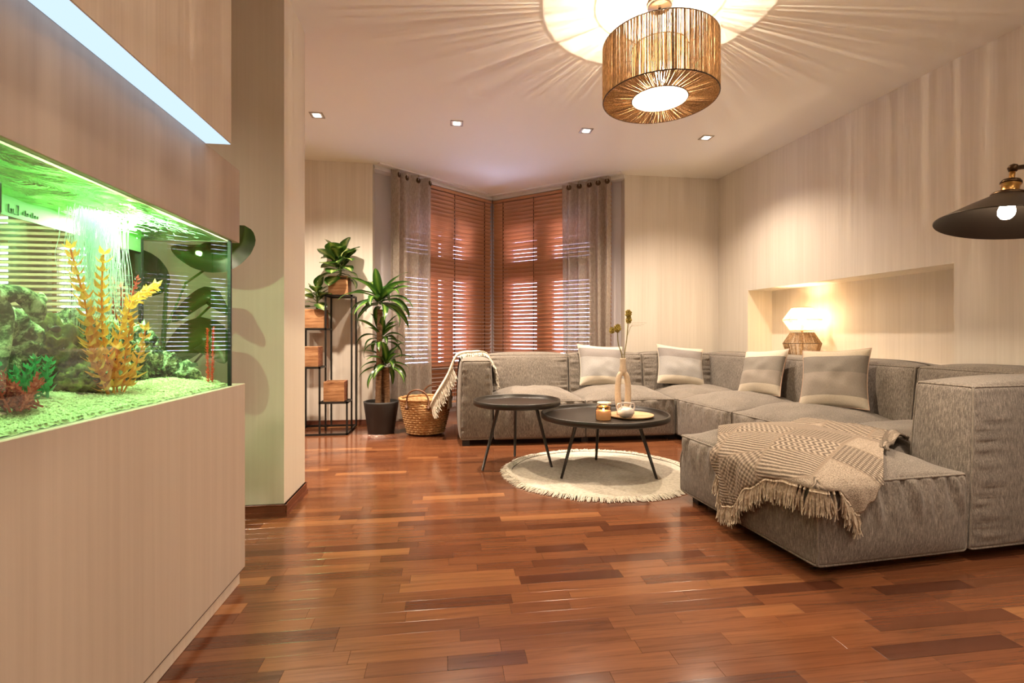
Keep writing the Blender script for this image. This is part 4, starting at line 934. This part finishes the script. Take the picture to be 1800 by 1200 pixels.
def flower(path, head, rad_, label, seed):
    rt = thing('flower_stem', path[0], label, 'flower'); rr = random.Random(seed)
    P = [spl(path, i/14) for i in range(15)]; MB().tube(P, .0035, 6).build('stem', M['dry_stem'], rt)
    for (hx, hy, hz, hr) in head:
        mb = MB()
        for k in range(150):
            a = rr.random()*6.28; b = rr.uniform(-1, 1); d = Vector((math.sqrt(1-b*b)*math.cos(a), math.sqrt(1-b*b)*math.sin(a), b)); c = Vector((hx, hy, hz))
            q = c+Vector((d.x*hr*.5, d.y*hr*.5, d.z*hr*.65)); e = c+Vector((d.x*hr, d.y*hr, d.z*hr*1.25))*rr.uniform(.8, 1.1)
            mb.tube([q, q.lerp(e, .6), e], [.0015, .0035, .001], 4)
        mb.lathe([(.0005, hz-hr*.8), (hr*.6, hz-hr*.4), (hr*.65, hz), (hr*.5, hz+hr*.6), (.0005, hz+hr*.9)], (hx, hy), 10)
        mb.build('flower_head', M['flower'], rt)
    return rt
flower([(vx-.006, vy, vz-.10), (vx-.008, vy, vz+.02), (vx-.03, vy+.01, vz+.10), (vx-.035, vy+.01, vz+.19)], [(vx-.035, vy+.01, vz+.205, .026), (vx-.075, vy+.01, vz+.19, .020)], 1, 'yellow green flower stem with two clustered heads, shorter one in the vase', 3)
fl2 = flower([(vx+.006, vy, vz-.10), (vx+.010, vy, vz+.02), (vx+.03, vy+.01, vz+.12), (vx+.042, vy+.01, vz+.26)], [(vx+.045, vy+.01, vz+.262, .022), (vx+.043, vy+.01, vz+.305, .024)], 1, 'yellow green flower stem with stacked heads, taller one in the vase', 4)
for k in range(6):
    a = .25+k*.22; MB().tube([(vx+.03, vy+.01, vz+.14), (vx+.03+.05*math.sin(a), vy+.02, vz+.20+.03*k*.3), (vx+.03+.10*math.sin(a)+.01*k, vy+.02, vz+.26-.04*math.sin(a*2))], .0006, 3).build('grass_blade', M['dry_stem'], fl2)

# ------------------------------------------------------------------ rug
rg = thing('round_rug', (1.03, 3.20, 0), 'round cream woven rug with shaggy fringe under the black tables', 'rug')
RC = (1.03, 3.22); RRX = .60
def rug_fn(u, v):
    a = 2*PI*v; r = RRX*u*(1+.008*math.sin(a*9)); x, y_ = RC[0]+r*math.cos(a), RC[1]+r*.94*math.sin(a)
    return (x, y_, .004+.003*noise.noise(Vector((x*5, y_*5, 0)))+(.004 if u < .995 else -.003))
MB().grid(rug_fn, 30, 96, True, False, True).build('woven_field', M['rug'], rg)
mb = MB(); rr = random.Random(4)
for k in range(1500):
    a = 2*PI*k/1500+rr.uniform(-.003, .003); r0 = RRX*(1+.008*math.sin(a*9))-.012; L = rr.uniform(.04, .085); x0, y0 = RC[0]+r0*math.cos(a), RC[1]+r0*.94*math.sin(a)
    b = a+rr.uniform(-.7, .7); z = rr.uniform(.008, .018)
    mb.tube([(x0, y0, .009), (x0+L*.5*math.cos(b), y0+L*.5*math.sin(b), z), (x0+L*math.cos(a+(b-a)*.3), y0+L*math.sin(a+(b-a)*.3), .003)], [.0035, .0040, .0015], 3, False)
tag(mb.build('fringe', M['fringe'], rg), kind='stuff')
# ------------------------------------------------------------------ basket
BC = (-.185, 4.70)
bk = thing('seagrass_basket', (*BC, 0), 'woven seagrass basket with leather handles beside the left sofa arm', 'basket')
def bfn(u, v):       # u around, v up
    a = 2*PI*u; z = .01+.325*v; row = v*15; ph = row%1; r = .150+.072*v**.8
    rows = math.sin(PI*ph); br = math.sin(a*26+(int(row) % 2)*PI+ph*2.2)
    r += .010*rows+.006*br*rows; return (BC[0]+r*1.06*math.cos(a), BC[1]+r*.94*math.sin(a), z)
MB().grid(bfn, 208, 90, True, True, False).build('woven_wall', M['seagrass'], bk)
MB().lathe([(0, .012), (.150, .012), (.213, .325), (.205, .325), (.142, .022), (0, .022)], BC, 32).build('liner', M['seagrass'], bk)
pts = [(BC[0]+.228*1.06*math.cos(2*PI*k/60), BC[1]+.228*.94*math.sin(2*PI*k/60), .335+.003*math.sin(k*1.9)) for k in range(60)]
MB().tube(pts, [.011+.0025*(k % 2) for k in range(60)], 8, False, True).build('rim_braid', M['seagrass'], bk)
for s_, a0 in ((1, -1.85), (-1, 1.3)):
    pp = []
    for k in range(13):
        q = PI*k/12; a = a0+.42*math.cos(q); pp.append((BC[0]+.242*1.04*math.cos(a), BC[1]+.242*.94*math.sin(a), .33+.105*math.sin(q)))
    h_ = MB().tube([(pp[0][0], pp[0][1], .27)]+pp+[(pp[-1][0], pp[-1][1], .27)], .008, 8).build('handle', M['leather'], bk)
    for e in (pp[0], pp[-1]): MB().lathe([(0, -.006), (.018, -.006), (.020, 0), (.018, .006), (0, .006)], (0, 0), 14, True, Matrix.Translation((e[0], e[1], .268)) @ Matrix.Rotation(PI/2, 4, 'X')).build('leather_tab', M['leather'], h_)

# ------------------------------------------------------------------ plants
def leaf_mesh(name, L, Wd, arch, mat, fold=.25, tw=0.0, petiole=.0, shape=.8):
    mb = MB(); N = 12
    def fn(u, v):
        s_ = petiole*L+L*(1-petiole)*u; ang_ = arch*(s_/L)**1.3; x = 0; z = 0
        n_ = 10
        for k in range(n_): a = arch*((k+.5)/n_*s_/L)**1.3; x += s_/n_*math.cos(a); z -= s_/n_*math.sin(a)
        w_ = Wd*.5*(math.sin(PI*min(1, (u*.97+.03)**shape))**.75)*(1 if u < .99 else .1); q = (v-.5)*2
        zz = abs(q)*w_*fold; t_ = tw*u
        return (x+math.sin(ang_)*zz, q*w_*math.cos(t_), z+math.cos(ang_)*zz+q*w_*math.sin(t_)+.004*math.sin(u*9+q*2)*(1 if Wd > .04 else .2))
    mb.grid(fn, N, 4)
    if petiole > 0:
        n_ = 6; pts = []
        for j in range(5):
            s_ = petiole*L*j/4; x = z = 0
            for k in range(n_): a = arch*((k+.5)/n_*s_/L)**1.3; x += s_/n_*math.cos(a); z -= s_/n_*math.sin(a)
            pts.append((x, 0, z))
        mb.tube(pts, .0035, 5)
    me = bpy.data.meshes.new(name); me.from_pydata(mb.v, [], mb.f); me.polygons.foreach_set('use_smooth', mb.sm)
    l = me.uv_layers.new(name='UVMap'); li = [0]*len(me.loops); me.loops.foreach_get('vertex_index', li); l.data.foreach_set('uv', [c for i in li for c in mb.uv[i]])
    me.materials.append(mat); me.update(); return me
def put_leaf(me, parent, loc, yaw, pitch, roll=0, s=1.0):
    o = bpy.data.objects.new('leaf', me); C.objects.link(o); o.parent = parent
    r0 = root_of(parent).location; o.location = Vector(loc)-r0
    o.rotation_euler = (Matrix.Rotation(yaw, 3, 'Z') @ Matrix.Rotation(-pitch, 3, 'Y') @ Matrix.Rotation(roll, 3, 'X')).to_euler(); o.scale = (s, s, s); return o
DF = [leaf_mesh('broad_leaf', .235, .15, a, M['dieff'], .12, t_, .25, 1.0) for a, t_ in ((.5, 0), (1.0, .2), (1.5, -.2), (.8, .3))]
DR = [leaf_mesh('strap_leaf', .33, .074, a, M['drac'], .35, t_, 0, .62) for a, t_ in ((.9, .2), (1.4, -.2), (1.9, .1), (2.3, 0))]
cell = .2475; SX0, SX1, SX2, SY0, SY1, SY2 = -1.395, -1.148, -.905, 4.72, 4.95, 5.19
st = thing('plant_stand', (-1.15, 4.95, 0), 'black metal stepped plant stand with four shelf levels, behind the stub wall', 'plant stand')
def bar(mb, a, b, r=.008):
    a, b = Vector(a), Vector(b); lo = [min(a[i], b[i])-r for i in range(3)]; hi = [max(a[i], b[i])+r for i in range(3)]; mb.box(lo, hi)
for (x0, x1, y0, y1, z) in [(SX1, SX2, SY1, SY2, 1.31), (SX0, SX1, SY1, SY2, .985), (SX0, SX1, SY0, SY1, .625), (SX1, SX2, SY0, SY1, .30)]:
    mb = MB(); bar(mb, (x0, y0, z), (x1, y0, z)); bar(mb, (x0, y1, z), (x1, y1, z)); bar(mb, (x0, y0, z), (x0, y1, z)); bar(mb, (x1, y0, z), (x1, y1, z)); mb.box((x0, y0, z-.003), (x1, y1, z+.002)); mb.build('shelf', M['black'], st)
posts = {}
for (x0, x1, y0, y1, z) in [(SX1, SX2, SY1, SY2, 1.31), (SX0, SX1, SY1, SY2, .985), (SX0, SX1, SY0, SY1, .625), (SX1, SX2, SY0, SY1, .30)]:
    for x in (x0, x1):
        for y_ in (y0, y1): posts[(x, y_)] = max(posts.get((x, y_), 0), z)
for (x, y_), z in posts.items(): mb = MB(); bar(mb, (x, y_, .008), (x, y_, z), .0075); mb.build('post', M['black'], st)
mb = MB()
for y_ in (SY0, SY2): bar(mb, (SX0, y_, .010), (SX2, y_, .010))
for x in (SX0, SX2): bar(mb, (x, SY0, .010), (x, SY2, .010))
mb.build('base_frame', M['black'], st)
def planter(x, y_, z, label, s=.185, mat='planter_wood', cat='planter', empty=True, name='wooden_planter_box'):
    rt = thing(name, (x, y_, z), label, cat); h = s/2; w_ = .014
    for a, b, m in [((-h, -h, 0), (h, -h+w_, s), mat), ((-h, h-w_, 0), (h, h, s), mat)]:
        MB().bbox((x+a[0], y_+a[1], z+a[2]), (x+b[0], y_+b[1], z+b[2]), .002).build('side_panel', M[m], rt)
    for sx in (-1, 1): MB().bbox((x+min(sx*h, sx*(h-w_)), y_-h+w_, z), (x+max(sx*h, sx*(h-w_)), y_+h-w_, z+s-.001), .002).build('side_panel', M['planter_wood_b'], rt)
    MB().box((x-h+w_, y_-h+w_, z), (x+h-w_, y_+h-w_, z+.015)).build('bottom_panel', M[mat], rt)
    return rt
p1 = planter((SX1+SX2)/2-.01, 5.06, 1.319, 'wooden box with a bushy variegated broad leaved plant, on the top shelf of the stand', cat='potted plant', name='potted_dieffenbachia')
p2 = planter((SX0+SX1)/2+.012, 5.06, .994, 'wooden box with a small variegated plant on the second level of the stand', cat='potted plant', name='potted_dieffenbachia')
planter((SX0+SX1)/2+.012, 4.83, .634, 'empty wooden planter box on the middle left shelf of the plant stand')
planter((SX1+SX2)/2, 4.83, .309, 'empty wooden planter box on the lowest right shelf of the plant stand', mat='planter_wood')
def dief(rt, x, y_, z, n, sc_, seed):
    rr = random.Random(seed); MB().box((x-.078, y_-.078, z+.155), (x+.078, y_+.078, z+.17)).build('soil', M['soil'], rt)
    MB().tube([(x, y_, z+.16), (x+.01, y_, z+.24), (x, y_, z+.24+.10*sc_)], [.012, .011, .007], 8).build('stem', M['stem'], rt)
    for k in range(n):
        f_ = k/n; yaw = k*2.4+rr.uniform(-.3, .3); pitch = rad(75)-f_*rad(95)+rr.uniform(-.15, .15)
        if math.sin(yaw) > .3: pitch = max(pitch, rad(62))
        zz = z+.20+(.16*(1-f_)*sc_)
        put_leaf(DF[k % 4], rt, (x, y_, zz), yaw, pitch, rr.uniform(-.4, .4), sc_*rr.uniform(.85, 1.15))
x1_, y1_ = (SX1+SX2)/2-.01, 5.06
dief(p1, x1_, y1_-.02, 1.319, 30, 1.0, 3)
dief(p2, (SX0+SX1)/2+.012, 5.06, .994, 14, .85, 8)
dr = thing('potted_dracaena', (-.605, 4.80, 0), 'tall dracaena with striped leaves on cane trunks in an anthracite pot', 'potted plant')
MB().lathe([(0, 0), (.115, 0), (.122, .006), (.162, .285), (.165, .300), (.158, .302), (.150, .285), (.0, .27)], (-.605, 4.80), 40).build('pot', M['pot'], dr)
MB().lathe([(0, .280), (.151, .276)], (-.605, 4.80), 24).build('soil', M['soil'], dr)
def cane(x, y_, z1, r, lean=0):
    pts = []; rs = []
    for k in range(40): q = k/39; pts.append((x+lean*q, y_, .26+(z1-.26)*q)); rs.append(r*(1+.07*(k % 2))*(1-.1*q))
    MB().tube(pts, rs, 12).build('cane_trunk', M['bark'], dr)
cane(-.635, 4.80, 1.17, .027, .02); cane(-.555, 4.82, .62, .030, -.005); cane(-.60, 4.86, .86, .024, -.01)
rr = random.Random(12)
def crown(x, y_, z, n, L, p_hi=1.35, p_lo=-.15, seed=1):
    rr = random.Random(seed)
    for k in range(n):
        f_ = k/(n-1); yaw = k*2.399+rr.uniform(-.25, .25); pitch = p_hi+(p_lo-p_hi)*f_**1.0
        put_leaf(DR[min(3, int(f_*2.2)+rr.choice((0, 1)))], dr, (x+.02*math.cos(yaw), y_+.02*math.sin(yaw), z-.10*f_), yaw, pitch, rr.uniform(-.3, .3), L*rr.uniform(.82, 1.15))
crown(-.615, 4.80, 1.30, 28, 1.12, 1.15, -.15, 2)
crown(-.61, 4.86, .95, 18, .82, 1.2, .0, 4)
crown(-.56, 4.82, .70, 22, .85, 1.15, -.1, 6)

# ------------------------------------------------------------------ pendant
PX, PY, PZ0, PZ1, PR = 1.136, 2.50, 2.185, 2.475, .298
pn = thing('pendant_lamp', (PX, PY, PZ0), 'round jute string drum pendant lamp hanging from the ceiling, lit', 'pendant lamp')
MB().lathe([(0, CEIL), (.065, CEIL), (.065, CEIL-.022), (.058, CEIL-.028), (0, CEIL-.028)], (PX, PY), 32).build('ceiling_rose', M['chrome'], pn)
MB().tube([(PX, PY, CEIL-.028), (PX, PY, CEIL-.06)], .008, 8).build('cord_grip', M['bronze'], pn)
MB().tube([(PX, PY, CEIL-.05), (PX, PY, 2.44)], .003, 6).build('flex', M['wire'], pn)
MB().lathe([(.006, 2.45), (.02, 2.44), (.021, 2.39), (.018, 2.385), (.0, 2.385)], (PX, PY), 20).build('bulb_holder', M['bronze'], pn)
bl = MB().lathe([(.012, 2.385), (.014, 2.36), (.028, 2.325), (.032, 2.295), (.024, 2.268), (.0005, 2.255)], (PX, PY), 24).build('bulb', M['bulb'], pn); bl.visible_shadow = True
RI = .145
def ringpts(r, z, n=72): return [(PX+r*math.cos(2*PI*k/n), PY+r*math.sin(2*PI*k/n), z) for k in range(n)]
for r, z in ((PR, PZ1), (PR, PZ0), (RI, PZ0), (RI, PZ1-.02)): MB().tube(ringpts(r, z), .0032, 6, False, True).build('wire_ring', M['wire'], pn)
for k in range(6):
    a = 2*PI*k/6+.3; c_, s_ = math.cos(a), math.sin(a)
    MB().tube([(PX+.018*c_, PY+.018*s_, 2.40), (PX+PR*c_, PY+PR*s_, PZ1)], .002, 5).build('spoke', M['wire'], pn)
    MB().tube([(PX+PR*c_, PY+PR*s_, PZ1), (PX+PR*c_, PY+PR*s_, PZ0), (PX+RI*c_, PY+RI*s_, PZ0), (PX+RI*c_, PY+RI*s_, PZ1-.02)], .0028, 5).build('frame_rib', M['wire'], pn)
rr = random.Random(21)
mb = MB(); N = 330; a = 0
while a < 2*PI:
    w_ = rr.uniform(.0016, .0034); c_, s_ = math.cos(a), math.sin(a); b = a+rr.uniform(-.006, .006); c2, s2 = math.cos(b), math.sin(b)
    pts = [(PX+PR*c_, PY+PR*s_, PZ0), (PX+PR*(c_+c2)/2+rr.uniform(-.001, .001), PY+PR*(s_+s2)/2, (PZ0+PZ1)/2), (PX+PR*c2, PY+PR*s2, PZ1)]
    mb.tube(pts, [w_, w_*rr.uniform(.7, 1.2), w_], 5, False)
    a += (w_*2+rr.choice((-.0006, .0002, .0006, .0014, .0030)))/PR
o = mb.build('jute_strands', M['jute'], pn); o['kind'] = 'stuff'
mb = MB(); a = 0
while a < 2*PI:
    w_ = rr.uniform(.0018, .0034); c_, s_ = math.cos(a), math.sin(a); b = a+rr.uniform(-.03, .03); c2, s2 = math.cos(b), math.sin(b)
    mb.tube([(PX+PR*c_, PY+PR*s_, PZ0), (PX+(PR+RI)/2*(c_+c2)/2, PY+(PR+RI)/2*(s_+s2)/2, PZ0-.001), (PX+RI*c2, PY+RI*s2, PZ0)], [w_, w_*.9, w_*.6], 5, False)
    a += (w_*2+rr.choice((-.001, 0, .0006, .002)))/PR
o = mb.build('jute_strands', M['jute'], pn); o['kind'] = 'stuff'
mb = MB(); a = 0
t = NT('cream_inner_strand'); d = t.n('ShaderNodeBsdfDiffuse'); d.inputs[0].default_value = (.85, .75, .6, 1); tl = t.n('ShaderNodeBsdfTranslucent'); tl.inputs[0].default_value = (1, .88, .68, 1); mx = t.n('ShaderNodeMixShader'); mx.inputs[0].default_value = .6
t.l(d.outputs[0], mx.inputs[1]); t.l(tl.outputs[0], mx.inputs[2]); t.l(mx.outputs[0], t.out.inputs[0]); M['inner_strand'] = t.m
while a < 2*PI:
    w_ = rr.uniform(.0008, .0014); c_, s_ = math.cos(a), math.sin(a)
    mb.tube([(PX+RI*c_, PY+RI*s_, PZ0), (PX+RI*c_, PY+RI*s_, PZ1-.02)], w_, 4, False); a += (w_*2+rr.choice((.0006, .0012, .002)))/RI
o = mb.build('inner_strands', M['inner_strand'], pn); o['kind'] = 'stuff'
lamp('pendant_light', 'POINT', (PX, PY, 2.275), PEND_E, (1, .80, .56), shadow_soft_size=.006)

# ------------------------------------------------------------------ cone floor lamp at the right edge
LX, LY, LZ = 1.918, 1.457, 1.306
fl_ = thing('cone_floor_lamp', (2.62, 1.20, 0), 'dark bronze cone shade lamp on a jointed arm at the right picture edge', 'floor lamp')
tm = Matrix.Translation((LX, LY, LZ)) @ Matrix.Rotation(rad(10), 4, 'Y') @ Matrix.Diagonal((.93, .93, .93, 1))
MB().lathe([(.205, 0), (.207, .003), (.204, .005), (.120, .062), (.060, .100), (.050, .108), (.048, .106), (.058, .097), (.118, .058), (.203, .001), (.205, 0)], (0, 0), 64, True, tm).build('shade', M['shade_metal'], fl_)
MB().lathe([(.0, .118), (.050, .116), (.053, .112), (.053, .102), (.0, .102)], (0, 0), 32, True, tm).build('shade_collar', M['bronze'], fl_)
MB().lathe([(0, .162), (.024, .162), (.029, .157), (.030, .150), (.026, .145), (.026, .122), (.030, .116), (.0, .116)], (0, 0), 28, True, tm).build('lamp_holder', M['brass'], fl_)
MB().lathe([(0, .170), (.026, .168), (.031, .160), (.031, .153), (.0, .153)], (0, 0), 28, True, tm).build('holder_cap', M['bronze'], fl_)
MB().tube([tm @ Vector((0, 0, .165)), tm @ Vector((0, 0, .20))], .008, 10).build('stem', M['brass'], fl_)
MB().lathe([(.0005, -.018), (.012, -.012), (.017, 0), (.012, .012), (.0005, .018)], (0, 0), 16, True, tm @ Matrix.Translation((0, 0, .213))).build('joint', M['bronze'], fl_)
kn = MB().tube([tm @ Vector((.045, -.02, .106)), tm @ Vector((.072, -.03, .102))], .003, 6).build('thumb_screw', M['bronze'], fl_)
a0 = tm @ Vector((0, 0, .213)); MB().tube([a0, (LX+.20, LY-.05, LZ+.215), (2.50, 1.24, LZ+.26), (2.60, 1.205, LZ+.24), (2.62, 1.20, LZ+.18)], .008, 10).build('arm', M['bronze'], fl_)
MB().tube([(2.62, 1.20, .02), (2.62, 1.20, LZ+.20)], .011, 12).build('pole', M['bronze'], fl_)
MB().lathe([(0, 0), (.14, 0), (.142, .012), (.12, .022), (0, .024)], (2.62, 1.20), 40).build('base', M['bronze'], fl_)
MB().lathe([(.011, .10), (.013, .085), (.021, .068), (.025, .050), (.023, .034), (.014, .022), (.0005, .018)], (0, 0), 28, True, tm).build('bulb', M['bulb2'], fl_)
lamp('cone_lamp_light', 'SPOT', (LX, LY, LZ-.04), 16, WARM, (0, 0, 0), spot_size=rad(140), spot_blend=.5, shadow_soft_size=.04)

# ------------------------------------------------------------------ niche lamp
nb = RWM @ Vector((1.10, .105, NZ0)); NX, NY = nb.x, nb.y
nl = thing('hourglass_table_lamp', (NX, NY, NZ0), 'jute wrapped hourglass table lamp glowing in the wall niche', 'table lamp')
ZW = .957
def facet(name, r0, z0, r1, z1, mat, n=8, gap=.0022):
    """strands strung between two octagonal rings"""
    mb = MB(); per = 26
    for k in range(n):
        a0, a1 = 2*PI*k/n+.2, 2*PI*(k+1)/n+.2
        for j in range(per):
            q = (j+.5)/per+rr.uniform(-.01, .01); f0 = Vector((math.cos(a0), math.sin(a0), 0)).lerp(Vector((math.cos(a1), math.sin(a1), 0)), q)
            mb.tube([(NX+f0.x*r0, NY+f0.y*r0, z0), (NX+f0.x*r1, NY+f0.y*r1, z1)], rr.uniform(.0009, .0017), 4, False)
    o = mb.build(name, mat, nl); o['kind'] = 'stuff'; return o
def octo(r, z, n=8): return [(NX+r*math.cos(2*PI*k/n+.2), NY+r*math.sin(2*PI*k/n+.2), z) for k in range(n)]
facet('shade_strands', .085, 1.178, .160, 1.067, M['inner_strand']); facet('shade_strands', .160, 1.067, .098, ZW+.012, M['inner_strand'])
facet('base_strands', .098, ZW-.008, .158, .850, M['jute']); facet('base_strands', .158, .850, .125, NZ0+.004, M['jute'])
for r, z in ((.085, 1.178), (.160, 1.067), (.098, ZW+.012), (.098, ZW-.008), (.158, .85), (.125, NZ0+.004)): MB().tube(octo(r, z), .002, 5, False, True).build('wire_ring', M['wire'], nl)
MB().lathe([(0, NZ0), (.10, NZ0), (.10, NZ0+.012), (.012, NZ0+.016), (.010, ZW+.03), (.018, ZW+.035), (.018, ZW+.07), (0, ZW+.07)], (NX, NY), 24).build('inner_stand', M['jute'], nl)
MB().lathe([(.014, 1.025), (.030, 1.055), (.034, 1.08), (.026, 1.105), (.0005, 1.118)], (NX, NY), 20).build('bulb', M['bulb'], nl)
lamp('niche_light', 'POINT', (NX, NY, 1.08), 4.5, (1, .74, .42), shadow_soft_size=.03)

# ------------------------------------------------------------------ recessed downlights
def downlight(x, y_, label, group):
    rt = thing('recessed_downlight', (x, y_, CEIL-.004), label, 'ceiling light', 0, group)
    h = .052; mb = MB()
    for a, b in [((-h, -h), (h, -h+.010)), ((-h, h-.010), (h, h)), ((-h, -h+.010), (-h+.010, h-.010)), ((h-.010, -h+.010), (h, h-.010))]: mb.bbox((x+a[0], y_+a[1], CEIL-.005), (x+b[0], y_+b[1], CEIL+.0005), .001)
    mb.build('frame', M['chrome'], rt)
    MB().box((x-h+.012, y_-h+.012, CEIL-.0035), (x+h-.012, y_+h-.012, CEIL-.0015)).build('reflector', M['white'], rt)
    MB().box((x-.026, y_-.026, CEIL-.0065), (x+.026, y_+.026, CEIL-.0036)).build('lamp_glass', M['down_glow'], rt)
    return rt
for k, (x, y_) in enumerate(DOWN):
    e_k = (1.9, 1.25, 1, 1)[k]
    downlight(x, y_, ['square nickel recessed ceiling light nearest the stub wall, leftmost', 'square nickel recessed ceiling light second from left, brightest glow', 'square nickel recessed ceiling light third from left, below the pendant lamp', 'square nickel recessed ceiling light nearest the right wall, rightmost'][k], 'recessed ceiling lights in a row')
    lamp('downlight_beam', 'SPOT', (x, y_, CEIL-.012), DOWN_E*e_k, WARM, (0, 0, 0), spot_size=rad(128), spot_blend=.9, shadow_soft_size=.03)
FILL_LABELS = ['near row behind the camera, left', 'near row behind the camera, middle', 'near row behind the camera, right', 'far row behind the camera, left', 'far row behind the camera, middle', 'far row behind the camera, right', 'rear room near its window wall', 'rear room centre', 'passage behind the aquarium']
for lb_, (x, y_) in zip(FILL_LABELS, DOWN_FILL):  # added fill lights, all out of view
    downlight(x, y_, 'added square recessed fill light in the '+lb_, 'added fill lights out of view')
    lamp('downlight_beam', 'SPOT', (x, y_, CEIL-.012), DOWN_E*.24 if y_ < 1 else DOWN_E*(1.4 if y_ > 2 else .6), WARM, (0, 0, 0), spot_size=rad(140), spot_blend=.9, shadow_soft_size=.05)

# unseen globe pendant behind the camera, added as fill light
p2_ = thing('fill_globe_lamp', (.8, -.75, 2.0), 'opal globe lamp added as fill light behind the camera', 'pendant lamp')
MB().lathe([(.0005, 2.0)]+[(.16*math.sin(PI*k/16), 2.16-.16*math.cos(PI*k/16)) for k in range(1, 16)]+[(.0005, 2.32)], (.8, -.75), 32).build('globe', M['globe'], p2_)
MB().tube([(.8, -.75, 2.31), (.8, -.75, CEIL-.02)], .004, 6).build('flex', M['wire'], p2_)
MB().lathe([(0, CEIL), (.06, CEIL), (.055, CEIL-.025), (0, CEIL-.028)], (.8, -.75), 24).build('ceiling_rose', M['white'], p2_)
lamp('globe_fill_light', 'POINT', (.8, -.75, 2.16), FILL_E, WARM, shadow_soft_size=.165)
